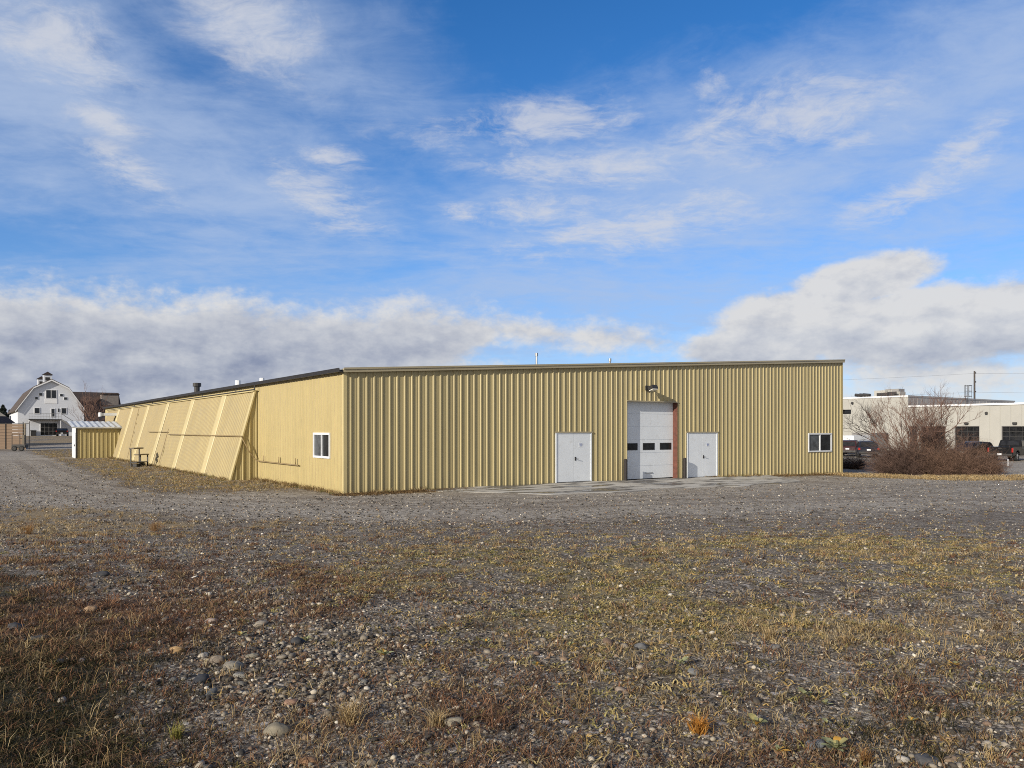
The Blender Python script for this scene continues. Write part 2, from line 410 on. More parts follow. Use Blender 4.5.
# cloud cover added to the unseen sky behind the photographer for neutral fill light
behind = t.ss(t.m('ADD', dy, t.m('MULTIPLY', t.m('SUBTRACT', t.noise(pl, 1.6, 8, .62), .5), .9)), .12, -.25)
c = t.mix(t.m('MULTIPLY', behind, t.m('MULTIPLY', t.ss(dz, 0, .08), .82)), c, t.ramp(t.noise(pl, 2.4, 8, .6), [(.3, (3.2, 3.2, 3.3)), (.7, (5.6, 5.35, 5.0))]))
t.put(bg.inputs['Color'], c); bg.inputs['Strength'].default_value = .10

# ------------------------------------------------------------------ ground and gravel road
def axis(lo, hi, d0, d1, step, grow=1.12):
    a = list(np.arange(d0, d1+1e-6, step)); s = step; x = d0
    pre = []
    while x > lo: s *= grow; x -= s; pre.append(x)
    s = step; x = a[-1]; post = []
    while x < hi: s *= grow; x += s; post.append(x)
    return np.array(pre[::-1]+a+post)
gx = axis(-5000, 5000, -34, 40, .30); gy = axis(-300, 7000, 2.0, 62, .30)
XX, YY = np.meshgrid(gx, gy, indexing='ij'); ZZ = G(XX, YY)
LX = (XX-A.x)*E1.x+(YY-A.y)*E1.y; LY = (XX-A.x)*E2.x+(YY-A.y)*E2.y
ROAD = [(9, 98, 1.2), (4, 92, 1.2), (-1.5, 82, 1.4), (-6.2, 60, 2.4), (-6.4, 35, 2.4), (-7.6, 12, 2.1), (-6.6, 4, 2.0), (-3.2, -2.0, 2.2), (1.5, -5.2, 2.7), (8, -6.6, 4.3), (18, -7.6, 6.2), (30, -7.5, 7.2), (42, -6, 8), (75, -4, 9), (120, 0, 9)]
def road_d(lx, ly):
    best = np.full(lx.shape, 9e9)
    for (x0, y0, w0), (x1, y1, w1) in zip(ROAD[:-1], ROAD[1:]):
        ex, ey = x1-x0, y1-y0; L2 = ex*ex+ey*ey
        tt = np.clip(((lx-x0)*ex+(ly-y0)*ey)/L2, 0, 1)
        d = np.hypot(lx-x0-tt*ex, ly-y0-tt*ey)-(w0+(w1-w0)*tt)
        best = np.minimum(best, d)
    return best
def masks(X, Y):
    lx = (X-A.x)*E1.x+(Y-A.y)*E1.y; ly = (X-A.x)*E2.x+(Y-A.y)*E2.y
    wob = (fbm(X*.45+3, Y*.45+9, 4)-.5)*1.8
    drive = sstep(6.0, -2.2, road_d(lx, ly)+wob*2.0)
    strawline = sstep(45.6, 44.6, Y+wob*.4)*sstep(40.2, 41.6, Y+wob*.4)*(X > 17.5)
    strip = sstep(-6.4, -4.6, lx+wob*.6)*sstep(.5, -.2, lx)*sstep(1.0, 6.0, ly)*(ly < 75)
    drive = drive*(1-strip)
    drive = np.maximum(drive, sstep(-2, 3, lx-34)*sstep(12, 15, ly+wob)*.85)      # parking area by the far building
    near = sstep(26, 20, Y)
    px = HX+F*X/np.maximum(Y, 1.5); py = HY+F*(CAMZ-G(X, Y))/np.maximum(Y, 1.5)
    def blob(cx, cy, rx, ry):
        return np.exp(-(((px-cx)/rx)**2+((py-cy)/ry)**2))*near*(Y > 2.2)
    n = fbm(X*.9+31, Y*.9+2, 4); n2 = fbm(X*1.9+7, Y*1.9+71, 3)
    # growing patches and a painted near left shadow, each fixed to its place
    ygreen = blob(540, 570, 190, 30)*1.0+blob(880, 570, 170, 22)*.9+blob(700, 600, 250, 35)*.55+blob(900, 690, 170, 60)*.5+blob(640, 680, 120, 60)*.45+blob(820, 542, 180, 9)*1.0+blob(700, 620, 170, 40)*.3+blob(430, 600, 120, 40)*.4
    red = blob(110, 600, 190, 45)*.95+blob(300, 590, 110, 25)*.7+blob(60, 690, 150, 90)*.8+blob(470, 735, 110, 50)*.9+blob(900, 690, 70, 25)*.6+blob(760, 760, 100, 20)*.4
    straw = blob(40, 520, 110, 28)*.9+blob(230, 530, 160, 16)*.7+blob(820, 660, 170, 45)*.75+blob(330, 720, 70, 45)*.7+blob(950, 640, 120, 30)*.5+blob(40, 660, 60, 30)*.5+blob(900, 735, 150, 30)*.35+blob(420, 545, 180, 14)*.25+blob(860, 552, 200, 8)*.7
    dark = blob(30, 700, 95, 65)*1.25+blob(150, 650, 90, 25)*.35+blob(900, 725, 80, 28)*.45+blob(5, 590, 45, 25)*.6+blob(60, 760, 130, 25)*.7  # dark grass; near left blobs also paint in the shadow there
    # grass strip along the warehouse and beyond it
    strip2 = sstep(-2.6, -1.0, ly+wob*.3)*(ly < .3)*(lx > -2)*sstep(5.0, 2.5, lx)
    drive = drive*(1-strawline)
    back = sstep(46.5, 48.5, Y)*sstep(58, 55, Y)*(X > 18)
    far = sstep(84, 92, Y)*(1-drive)*1.3
    outer = sstep(-9.2, -11.5, lx+wob)*sstep(20, 30, ly)
    ygreen = ygreen+strip*.55*sstep(.42, .62, n)+back*.5
    straw = straw+strip*.9*sstep(.58, .40, n)+strip2*.9+strawline*1.3+far*.8+back*.35+outer*.8
    keep = 1-.93*drive*(road_d(lx, ly) < 1.2)
    f = sstep(.30, .62, n)*.8+.2
    return drive, ygreen*f*keep, red*(sstep(.35, .6, n2)*.7+.3)*keep, straw*f*keep, dark*keep
def tracks(X, Y):
    """faint wheel ruts: pairs along the drive and an arc swinging round to the right"""
    lx = (X-A.x)*E1.x+(Y-A.y)*E1.y; ly = (X-A.x)*E2.x+(Y-A.y)*E2.y; out = np.zeros(X.shape)
    for pts in (((-7.6, 40), (-7.9, 12), (-6.6, 4), (-3.0, -1.8), (2, -5.6), (12, -9.2), (24, -13), (40, -16)), ((-6.5, 40), (-6.4, 12), (-4.6, 4), (-1.0, -2.0), (4, -6.6), (14, -9), (30, -9), (60, -7)), ((10, -16.5), (15, -14.6), (19, -11), (21, -6), (20.5, -1))):
        for (x0, y0), (x1, y1) in zip(pts[:-1], pts[1:]):
            ex, ey = x1-x0, y1-y0; tt = np.clip(((lx-x0)*ex+(ly-y0)*ey)/(ex*ex+ey*ey), 0, 1)
            d = np.hypot(lx-x0-tt*ex, ly-y0-tt*ey)
            for off in (0.0, 1.5): out = np.maximum(out, np.exp(-((d-off)/.20)**2))
    return out
def ground_material():
    m, t, b = newmat('gravel_ground')
    pos = t.n('ShaderNodeNewGeometry').outputs['Position']
    ma = t.n('ShaderNodeAttribute', attribute_name='cover_a').outputs['Color']
    mb_ = t.n('ShaderNodeAttribute', attribute_name='cover_b').outputs['Color']
    dr, yg, st = t.sep(ma); rd, dk, tk = t.sep(mb_)
    nlow = t.noise(pos, .35, 5, .6); nmid = t.noise(pos, 2.2, 6, .65); nfine = t.noise(pos, 22, 6, .7); ngrit = t.noise(pos, 150, 3, .6)
    def brk(v, amt=1.1):                       # ragged edge for a patch
        q = t.m('ADD', v, t.m('MULTIPLY', t.m('SUBTRACT', t.m('ADD', t.m('MULTIPLY', nmid, .5), t.m('MULTIPLY', nfine, .5)), .5), amt))
        return t.ss(q, .28, .72)
    vc1 = t.vor(pos, 34, out='Color'); vd1 = t.vor(pos, 34); vc2 = t.vor(pos, 13, out='Color'); vd2 = t.vor(pos, 13)
    vc3 = t.vor(pos, 85, out='Color')
    r1 = t.sep(vc1)[0]; r2 = t.sep(vc2)[0]; r3 = t.sep(vc3)[1]
    stone = [(0.0, (.040, .034, .027)), (.35, (.145, .122, .096)), (.62, (.275, .236, .186)), (.86, (.46, .40, .325)), (1.0, (.74, .68, .58))]
    c1 = t.ramp(r1, stone); c3 = t.ramp(r3, stone)
    c2 = t.ramp(r2, [(0.0, (.07, .06, .052)), (.5, (.18, .15, .12)), (.8, (.29, .23, .18)), (1.0, (.52, .47, .42))])
    soil = t.ramp(nfine, [(.3, (.036, .025, .016)), (.7, (.135, .098, .064))])
    gr = t.mix(.5, c1, c3)
    base = t.mix(t.ss(t.m('ADD', nfine, t.m('MULTIPLY', nmid, .6)), .62, .95), soil, gr)
    base = t.mix(t.m('MULTIPLY', t.ss(r2, .72, .78), t.ss(vd2, .42, .34)), base, c2)
    vc4 = t.sep(t.vor(pos, 9.0, out='Color'))[0]; nspk = t.noise(pos, 9, 8, .75)
    road = t.mix(.45, c1, t.ramp(nmid, [(.3, (.31, .278, .228)), (.7, (.46, .42, .355))]))
    road = t.mix(.30, road, c3)
    road = t.mix(.55, road, t.ramp(t.m('ADD', t.m('MULTIPLY', vc4, .35), t.m('MULTIPLY', nspk, .65)), [(.30, (.12, .102, .082)), (.50, (.32, .283, .232)), (.66, (.60, .545, .465))]))
    road = t.mix(t.m('MULTIPLY', t.ss(nlow, .48, .66), .45), road, (.20, .16, .122))
    c = t.mix(t.m('MULTIPLY', brk(dr, 1.9), .88), base, road)
    c = t.mix(t.m('MULTIPLY', t.ss(t.m('ADD', tk, t.m('MULTIPLY', t.m('SUBTRACT', nmid, .5), 1.2)), .35, .8), .38), c, (.115, .088, .066))
    gcol = t.ramp(nfine, [(.3, (.10, .08, .03)), (.55, (.23, .18, .075)), (.75, (.36, .28, .12))])
    scol = t.ramp(nfine, [(.3, (.16, .115, .06)), (.7, (.39, .295, .165))])
    rcol = t.ramp(nfine, [(.3, (.055, .030, .018)), (.7, (.17, .083, .042))])
    dcol = t.ramp(nfine, [(.3, (.018, .020, .010)), (.7, (.055, .052, .024))])  # dark grass tone, holding the near left shadow too
    c = t.mix(t.m('MULTIPLY', brk(rd, 1.4), .65), c, rcol)
    c = t.mix(t.m('MULTIPLY', brk(yg, 1.5), .5), c, gcol)
    c = t.mix(t.m('MULTIPLY', brk(st, 1.4), .7), c, scol)
    c = t.mix(t.m('MULTIPLY', brk(dk), .8), c, dcol)
    t.put(b.inputs['Base Color'], c); b.inputs['Roughness'].default_value = .92; b.inputs['Specular IOR Level'].default_value = .25
    h = t.m('ADD', t.m('MULTIPLY', t.m('SUBTRACT', 1.0, t.m('MULTIPLY', vd1, 1.2)), .012), t.m('ADD', t.m('MULTIPLY', nfine, .03), t.m('MULTIPLY', ngrit, .006)))
    h = t.m('ADD', h, t.m('MULTIPLY', t.m('SUBTRACT', 1.0, vd2), t.m('MULTIPLY', .02, t.m('SUBTRACT', 1.0, dr))))
    bn = t.n('ShaderNodeBump'); bn.inputs['Strength'].default_value = .7; bn.inputs['Distance'].default_value = 1.0
    t.put(bn.inputs['Height'], h); t.put(b.inputs['Normal'], bn.outputs[0])
    return m
M['ground'] = ground_material()
dv, yg, rd, st, dk = masks(XX, YY)
def grid_object(name, sel):
    ni, nj = XX.shape
    idx = np.arange(ni*nj).reshape(ni, nj)
    q = np.stack([idx[:-1, :-1], idx[1:, :-1], idx[1:, 1:], idx[:-1, 1:]], -1)[sel]
    used, inv = np.unique(q.ravel(), return_inverse=True)
    V = np.stack([XX.ravel(), YY.ravel(), ZZ.ravel()], -1)[used]
    o = np_mesh(name, V, inv.reshape(-1, 4), M['ground'], smooth=True)
    for nm, tri in (('cover_a', (dv, yg, st)), ('cover_b', (rd, dk, tracks(XX, YY)))):
        a = o.data.color_attributes.new(nm, 'FLOAT_COLOR', 'POINT')
        cc = np.ones((len(used), 4), np.float32)
        for k in range(3): cc[:, k] = tri[k].ravel()[used]
        a.data.foreach_set('color', cc.ravel())
    return tag(o, kind='structure')
fc = (dv[:-1, :-1]+dv[1:, :-1]+dv[1:, 1:]+dv[:-1, 1:])/4
grid_object('ground', fc <= .5); grid_object('gravel_road', fc > .5)

# concrete apron in front of the doors
def apron_material():
    m, t, b = newmat('stained_concrete')
    p = t.n('ShaderNodeTexCoord').outputs['Object']
    st_ = t.vm('MULTIPLY', p, (.30, 1.3, 1.0))
    n1 = t.noise(p, 1.0, 6, .6); n2 = t.noise(st_, 1.35, 6, .55, .4); n3 = t.noise(p, 30, 5, .6)
    c = t.ramp(n1, [(.3, (.37, .35, .31)), (.7, (.52, .495, .445))])
    c = t.mix(t.m('MULTIPLY', t.ss(n3, .45, .7), .25), c, (.12, .11, .1))
    wet = t.ss(n2, .50, .55)
    c = t.mix(t.m('MULTIPLY', wet, .85), c, (.05, .042, .036))
    t.put(b.inputs['Base Color'], c)
    t.put(b.inputs['Roughness'], t.m('SUBTRACT', .85, t.m('MULTIPLY', t.ss(n2, .56, .62), .6)))
    bn = t.n('ShaderNodeBump'); bn.inputs['Strength'].default_value = .3; bn.inputs['Distance'].default_value = .01
    t.put(bn.inputs['Height'], n3); t.put(b.inputs['Normal'], bn.outputs[0])
    return m
ap_bot = lambda x: g(*(loc2w(x, -.02).xy))+.035
mb = MB(); n = 44; X0, X1 = 3.0, 24.0
front_edge = lambda x: -(3.9+.2*math.sin(x*.9)+.8*vnoise(x*.7, 3.3))*(min(1, (x-X0+.3)/3.2))*(min(1, (X1+.4-x)/3.4))-.15
for i in range(n+1):
    x = X0+(X1-X0)*i/n; fy = float(front_edge(x))
    for k in range(6):
        y = -.04+(fy+.04)*k/5; P = loc2w(x, y); mb.v.append((x, y, g(P.x, P.y)+.03-.022*(k/5)**2))
    P = loc2w(x, fy); mb.v.append((x, fy-.02, g(P.x, P.y)-.1))
for i in range(n):
    for k in range(6): a = i*7+k; mb.f.append((a, a+1, a+8, a+7)); mb.mi.append(0)
ap = mb.build('concrete_apron', apron_material()); ap.location = A; ap.rotation_euler = (0, 0, YAW)
tag(ap, kind='structure')

# ------------------------------------------------------------------ the yellow warehouse
WX = 31.2; WY = 57.0; ZL, ZR = 4.36, 6.33
ztop = lambda x: ZL+(ZR-ZL)*x/WX
wh = empty('metal_warehouse', A, YAW, 'long pale yellow ribbed metal warehouse with white doors and sloped side panels', 'warehouse')
def front_rect(x0, x1, y0, y1):
    a, b = front_x(x0), front_x(x1); P = loc2w((a+b)/2, 0)
    return a, b, zat(y1, P), zat(y0, P)
d1 = front_rect(556.3, 590.3, 433.5, 484); d2 = front_rect(687.3, 716.3, 433.3, 478); od = front_rect(627, 677.2, 402, 480); fw = front_rect(808, 831, 433.5, 451.5)
fz = lambda r: r[0:2]
ops = [(d1[0], d1[1], ap_bot(d1[0])-.05, d1[3]), (d2[0], d2[1], ap_bot(d2[0])-.05, d2[3]), (od[0], od[1], ap_bot(od[0])-.05, od[3]), fw]
mb = MB(); rib_sheet(mb, .1, WX, lambda x: ztop(x)-.02, lambda x: -.75, lambda a, d, z: (a, -d, z), ops)
mb.build('front_wall', M['frontsiding'], wh)
# left long wall (low side), with its window opening
s0, s1 = side_y(330.6), side_y(314.4); P = loc2w(0, (s0+s1)/2); sw = (s0, s1, zat(457.5, P), zat(433.2, P))
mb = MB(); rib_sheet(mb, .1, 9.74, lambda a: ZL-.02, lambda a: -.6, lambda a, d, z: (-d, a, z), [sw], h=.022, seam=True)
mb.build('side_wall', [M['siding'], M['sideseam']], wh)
mb = MB(); rib_sheet(mb, 9.74, WY, lambda a: ZL-.02, lambda a: -.3, lambda a, d, z: (-d, a, z), h=.022)
mb.build('rear_side_wall', M['siding'], wh)
mb = MB(); mb.add([(WX, 0, -.9), (WX, WY, -.9), (WX, WY, ZR-.03), (WX, 0, ZR-.03)], [(0, 1, 2, 3)])
mb.add([(0, WY, -.6), (WX, WY, -.6), (WX, WY, ZR-.03), (0, WY, ZL-.03)], [(0, 1, 2, 3)])
mb.build('rear_wall', M['siding'], wh)
mb = MB(); mb.box(-.035, .1, -.035, .1, -.6, ZL-.02); mb.build('corner_trim', M['batten'], wh)
mb = MB(); mb.box(WX-.06, WX+.04, -.04, .08, -.9, ZR-.02); mb.build('corner_trim', M['siding'], wh)
# roof sheet, rake fascia and dark eave gutter
mb = MB(); mb.prism([(-.10, ZL-.01), (WX+.12, ZR+.005), (WX+.12, ZR+.05), (-.10, ZL+.035)], -.06, WY+.1, lambda a, b, d: (a, d, b)); mb.build('roof', M['roof'], wh)
mb = MB()
mb.prism([(-.06, ZL-.09), (WX+.10, ZR-.10), (WX+.10, ZR+.06), (-.06, ZL+.045)], -.13, -.045, lambda a, b, d: (a, d, b))
mb.prism([(-.06, ZL+.01), (WX+.10, ZR+.02), (WX+.10, ZR+.085), (-.06, ZL+.075)], -.155, -.13, lambda a, b, d: (a, d, b))
mb.build('rake_trim', M['fascia'], wh)
mb = MB(); mb.prism([(-.13, ZL-.08), (-.24, ZL-.08), (-.26, ZL+.055), (-.235, ZL+.055), (-.22, ZL-.06), (-.13, ZL-.06)], -.15, WY, lambda a, b, d: (a, d, b))
mb.box(-.13, -.036, -.1, WY, ZL-.1, ZL-.02); mb.build('gutter', M['gutter'], wh)
# sloped panels leaning on the long wall
SB, ST, TZ, TY0, TY1 = 1.22, .12, 4.02, 9.74, 54.0
sl = math.hypot(SB-ST, TZ); sdir = Vector((-(SB-ST)/sl, 0, -TZ/sl)); snrm = Vector((-TZ/sl, 0, (SB-ST)/sl))
def slope(a, d, q):                  # a along the wall, d out of the panel, q down the slope from its top
    p = Vector((-ST, 0, TZ))+sdir*q+snrm*d; return (p.x, a, p.z)
battens = [14.7, 21.3, 28.0, 34.6, 41.2, 47.8]
edges = [TY0]+battens+[TY1]
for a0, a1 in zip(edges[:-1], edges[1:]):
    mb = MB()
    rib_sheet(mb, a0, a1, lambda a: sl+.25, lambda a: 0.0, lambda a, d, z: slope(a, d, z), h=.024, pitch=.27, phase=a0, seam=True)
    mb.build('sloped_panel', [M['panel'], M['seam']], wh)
for a in battens:
    mb = MB(); mb.prism([(a-.36, .026), (a+.36, .026), (a+.33, .055), (a-.33, .055)], .02, sl+.25, lambda p, q, d: slope(p, q, d)); mb.build('panel_batten', M['batten'], wh)
mb = MB(); mb.prism([(TY0-.06, -.02), (TY0+.16, -.02), (TY0+.16, .04), (TY0-.06, .04)], -.02, sl+.25, lambda p, q, d: slope(p, q, d)); mb.build('panel_edge_trim', M['batten'], wh)
mb = MB(); mb.box(-ST-.10, -.024, TY0-.05, TY1, TZ-.02, TZ+.03); mb.build('panel_head_flashing', M['batten'], wh)
mb = MB(); rib_sheet(mb, -SB+.02, -.03, lambda a: (TZ+.0)*(1-max(0, (-a-ST))/(SB-ST)) if -a > ST else TZ, lambda a: -.3, lambda a, d, z: (a, TY0+.0-d, z), pitch=.30, h=.035, phase=-SB)
mb.build('end_wall', M['siding'], wh)
ay = side_y(107, -1.0); az_ = zat(414.3, loc2w(-1, ay)); mb = MB(); mb.box(-1.5, -.2, ay-.5, ay+.5, az_-.12, az_+.1); mb.box(-1.6, -1.5, ay-.55, ay+.55, az_-.2, az_+.15); mb.build('awning', M['white'], wh)
# conduits on the long side
mb = MB(); mb.tube([(-.22, TY0-.2, ZL-.28), (-.22, TY1, ZL-.28)], .03, 6); mb.tube([(-.22, TY0-.2, ZL-.28), (-.22, TY0-.2, ZL-.05)], .03, 6)
for a in (12.5, 19, 26, 33, 40, 47): mb.tube([(-.22, a, ZL-.28), (-.19, a, ZL-.05)], .022, 5)
mb.build('eave_conduit', M['dark'], wh)
mq = lambda a, z, off=.09: (slope(a, off, (TZ-z)/TZ*sl))
mb = MB(); path = [mq(24.8, 1.95), mq(20, 1.95), mq(14, 1.95), mq(TY0-.08, 1.95), (-.42, TY0-.12, 1.25), (-.10, TY0-.15, .85), (-.10, 4.3, .85)]
mb.tube(path, .027, 7)
for a in (8.6, 6.6, 4.6): mb.tube([(-.10, a, .85), (-.10, a, 1.12)], .02, 5)
mb.build('wall_pipe', M['brownpipe'], wh, smooth=True)
mb = MB(); mb.tube([mq(25.4, 2.3), mq(25.2, .15)], .02, 5); mb.build('wall_pipe', M['brownpipe'], wh)
mb = MB(); mb.tube([mq(31.5, 2.1), mq(25.4, 2.1)], .025, 6); mb.build('wall_pipe', M['brownpipe'], wh)
mb = MB(); mb.tube([mq(38, 4.0), mq(36.5, .2)], .018, 5); mb.build('wall_pipe', M['brownpipe'], wh)

# double doors
def double_door(r, split, sign):
    x0, x1, z0, z1 = r; z0 = max(z0, ap_bot((x0+x1)/2)+.0); 
    mb = MB(); w = .05
    mb.box(x0-w, x0, -.045, .1, z0-.2, z1+.03); mb.box(x1, x1+w, -.045, .1, z0-.2, z1+.03); mb.box(x0-.001, x1+.001, -.044, .1, z1, z1+.03)
    fr = mb.build('door_frame', M['doorw'], wh)
    mb = MB(); mb.box(x0-w-.05, x1+w+.05, -.06, .1, z1+.032, z1+.085); mb.build('drip_cap', M['fascia'], wh)
    xs = x0+(x1-x0)*split
    for a, b in ((x0+.004, xs-.004), (xs+.004, x1-.004)):
        mb = MB(); mb.box(a, b, -.02, .03, z0+.015, z1-.004); lf = mb.build('door', M['doorw'], wh, bevel=.004)
        if a > x0+.1:
            mb = MB(); mb.box(a+.04, a+.10, -.035, -.0205, z0+.92, z0+1.08); mb.tube([(a+.07, -.035, z0+1.0), (a+.07, -.085, z0+1.0), (a+.22, -.09, z0+.985)], .013, 6)
            mb.build('handle', M['dark'], lf)
            mb = MB(); mb.box(a+.28, a+.50, -.026, -.0203, z0+1.50, z0+1.68); sg = mb.build('notice', M['white'], lf)
            mb = MB()
            for q, (u, v) in enumerate(((.30, .46), (.31, .48), (.35, .44))): mb.box(a+u, a+v, -.03, -.0265, z0+1.625-q*.045, z0+1.65-q*.045)
            mb.build('lettering', M['blue'], sg)
    mb = MB(); mb.box(x0, x1, -.07, .1, z0-.2, z0+.012); mb.build('threshold', M['dark'], wh)
    mb = MB(); mb.box(xs-.006, xs+.006, -.012, .02, z0+.02, z1-.01); mb.build('door_gap', M['dark'], wh)
double_door(d1, .5, 0); double_door(d2, .5, 0)
# overhead door
x0, x1, z0, z1 = od; z0 = ap_bot((x0+x1)/2); IN = .27
mb = MB(); mb.box(x0-.03, x0+.003, -.02, IN+.05, z0-.2, z1); mb.box(x0-.03, x1+.03, -.05, IN+.05, z1, z1+.05); mb.build('door_jamb', M['fascia'], wh)
mb = MB(); mb.box(x1-.006, x1+.012, -.01, IN+.05, z0-.2, z1-.001); mb.build('door_jamb', M['rust'], wh)
oh = MB(); nsec = 6; hs_ = (z1+.05-z0)/nsec
for k in range(nsec):
    za = z0+.01+k*hs_; zb = za+hs_-.014
    oh.box(x0+.004, x1-.008, IN, IN+.05, za, zb)
    oh.box(x0+.004, x1-.008, IN+.012, IN+.04, zb, zb+.014)
ohd = oh.build('overhead_door', M['doorw'], wh)
Pm = loc2w((x0+x1)/2, IN); zw0, zw1 = zat(449.3, Pm), zat(443.6, Pm)
for pa, pb in ((627.8, 637), (643.2, 654), (660.2, 670.6)):
    a, b = front_x(pa, IN), front_x(pb, IN); a = max(a, x0+.03)
    mb = MB(); mb.box(a-.03, b+.03, IN-.012, IN-.001, zw0-.03, zw1+.03); fr = mb.build('door_window', M['dark'], ohd)
    mb = MB(); mb.box(a, b, IN-.016, IN-.0125, zw0, zw1); mb.build('pane', M['glass'], fr)
mb = MB(); mb.box((x0+x1)/2-.25, (x0+x1)/2+.25, IN-.03, IN-.001, z0+.25, z0+.28); mb.build('lift_handle', M['steel'], ohd)
# windows
def window(r, plane, sill):
    a0, a1, z0, z1 = r
    fn = (lambda a, d, z: (a, -d, z)) if plane == 'front' else (lambda a, d, z: (-d, a, z))
    def bar(mb, a, b, d0, d1, za, zb): mb.prism([(a, za), (b, za), (b, zb), (a, zb)], d0, d1, lambda p, q, d: fn(p, d, q))
    mb = MB(); w = .058
    bar(mb, a0-.02, a1+.02, -.05, .055, z0-.02, z0+w); bar(mb, a0-.02, a1+.02, -.05, .055, z1-w, z1+.02)
    bar(mb, a0-.02, a0+w, -.05, .053, z0+w, z1-w); bar(mb, a1-w, a1+.02, -.05, .053, z0+w, z1-w)
    am = (a0+a1)/2; bar(mb, am-.03, am+.03, -.05, .045, z0+w, z1-w)
    wn = mb.build('window', M['white'], wh)
    for k, (p, q) in enumerate(((a0+w, am-.03), (am+.03, a1-w))):
        mb = MB(); bar(mb, p, q, -.03, .0+.012*k, z0+w, z1-w); mb.build('pane', M['glassgrey'] if (k == 0) == (plane == 'front') else M['glass'], wn)
window(fw, 'front', 0); window(sw, 'side', 0)
# flood light over the overhead door
xa = front_x(646.5); Pm = loc2w(xa, -.3); zl = zat(388, Pm)
fl = empty('wall_light', (xa, -.03, zl)); fl.parent = wh
mb = MB(); mb.box(-.12, .12, -.06, .0, -.1, .12); mb.tube([(0, -.05, .05), (0, -.22, .07)], .03, 8); mb.build('bracket', M['dark'], fl)
Mx = Matrix.Translation((0.02, -.34, .0)) @ Euler((R(-18), 0, 0)).to_matrix().to_4x4() @ Matrix.Scale(.85, 4)
mb = MB(); mb.prism([(-.24, -.10), (.24, -.10), (.20, .12), (-.20, .12)], -.20, .16, lambda a, b, d: tuple(Mx @ Vector((a, d, b)))); mb.build('lamp_housing', M['dark'], fl, bevel=.02)
mb = MB(); mb.prism([(-.19, -.14), (.19, -.14), (.19, -.104), (-.19, -.104)], -.17, .12, lambda a, b, d: tuple(Mx @ Vector((a, d, b)))); mb.build('lens', M['lens'], fl)
# roof pipes
def roof_pipe(px, ytop, ly, r, m_, cap=True):
    x = front_x(px, ly); Pw = loc2w(x, ly); zt = zat(ytop, Pw); mb = MB()
    mb.tube([(x, ly, ztop(x)-.05), (x, ly, zt-.12)], r, 10); mb.tube([(x, ly, zt-.16), (x, ly, zt)], r*1.5, 10); mb.build('vent_pipe', m_, wh, smooth=False)
roof_pipe(536.5, 353, 6.0, .05, M['steel']); roof_pipe(610, 358.5, 6.0, .05, M['steel'])
yv = side_y(197, .6); Pv = loc2w(.6, yv); mb = MB(); zt = zat(383, Pv)
mb.tube([(.6, yv, ZL), (.6, yv, zt-.2)], .16, 10); mb.tube([(.6, yv, zt-.22), (.6, yv, zt)], .24, 10); mb.build('vent_pipe', M['dark'], wh)
yv = side_y(238, .6); Pv = loc2w(.6, yv); mb = MB(); zt = zat(380.5, Pv); mb.tube([(.6, yv, ZL), (.6, yv, zt)], .14, 8); mb.build('vent_pipe', M['white'], wh)
yv = side_y(262, .9); Pv = loc2w(.9, yv); mb = MB(); zt = zat(378, Pv); mb.tube([(.9, yv, ZL), (.9, yv, zt)], .12, 8); mb.build('vent_pipe', M['white'], wh)
# bollards guarding the overhead door
for px, lab in ((625.6, 'dark worn steel guard post left of the tall overhead door'), (684.8, 'dark worn steel guard post between overhead door and right double door')):
    x = front_x(px, -.25); P = loc2w(x, -.25); mb = MB(); zb = ap_bot(x)
    mb.tube([(0, 0, -.2), (0, 0, .90), (0, 0, .94)], .085, 14); mb.tube([(0, 0, .94), (0, 0, .97)], .08, 14, .04)
    o = mb.build('bollard', M['bollard'], smooth=False); o.location = (P.x, P.y, zb); o.rotation_euler = (0, 0, YAW)
    tag(o, lab, 'bollard', 'bollards beside the overhead door')

# ------------------------------------------------------------------ small lean-to shed against the sloped panels
sy = side_y(121, -.6); Wd = -1.0-front_x(76.5, sy); Pn = loc2w(-1.0, sy)
sh = empty('storage_shed', loc2w(-1.0, sy, 0), YAW, 'small yellow ribbed shed with pale corrugated roof against the sloped panels', 'shed')
zt = zat(427.5, Pn); xl = -Wd
mb = MB(); rib_sheet(mb, xl, .55, lambda a: zt, lambda a: -.4, lambda a, d, z: (a, -d, z), pitch=.30, h=.035); mb.build('front_wall', M['siding'], sh)
mb = MB(); mb.add([(xl, 0, -.4), (xl, 3.2, -.4), (xl, 3.2, zt), (xl, 0, zt)], [(0, 1, 2, 3)]); mb.add([(xl, 3.2, -.4), (.5, 3.2, -.4), (.5, 3.2, zt), (xl, 3.2, zt)], [(0, 1, 2, 3)]); mb.build('side_wall', M['white'], sh)
mb = MB(); mb.box(xl-.05, xl+.06, -.06, .05, -.4, zt); mb.build('corner_post', M['dark'], sh)
mb = MB(); mb.box(xl-.05, xl-.01, .5, 1.6, 0, 2.05); dr = mb.build('door', M['white'], sh); mb = MB(); mb.box(xl-.1, xl-.05, .58, .66, .95, 1.1); mb.build('handle', M['dark'], dr)
mb = MB()
prof = []; 
for i in range(19): prof.append((xl-.35+(.55-(xl-.35))*i/18, .05 if i % 2 else 0))
for (xa, ha), (xb, hb) in zip(prof[:-1], prof[1:]):
    mb.add([(xa, -.28, zt+.02+ha), (xb, -.28, zt+.02+hb), (xb, 3.3, zt+.50+hb), (xa, 3.3, zt+.50+ha)], [(0, 1, 2, 3)])
mb.build('roof', M['galvroof'], sh)
mb = MB(); mb.box(xl-.35, .55, -.27, -.20, zt-.06, zt+.015); mb.build('eave_board', M['galvroof'], sh)

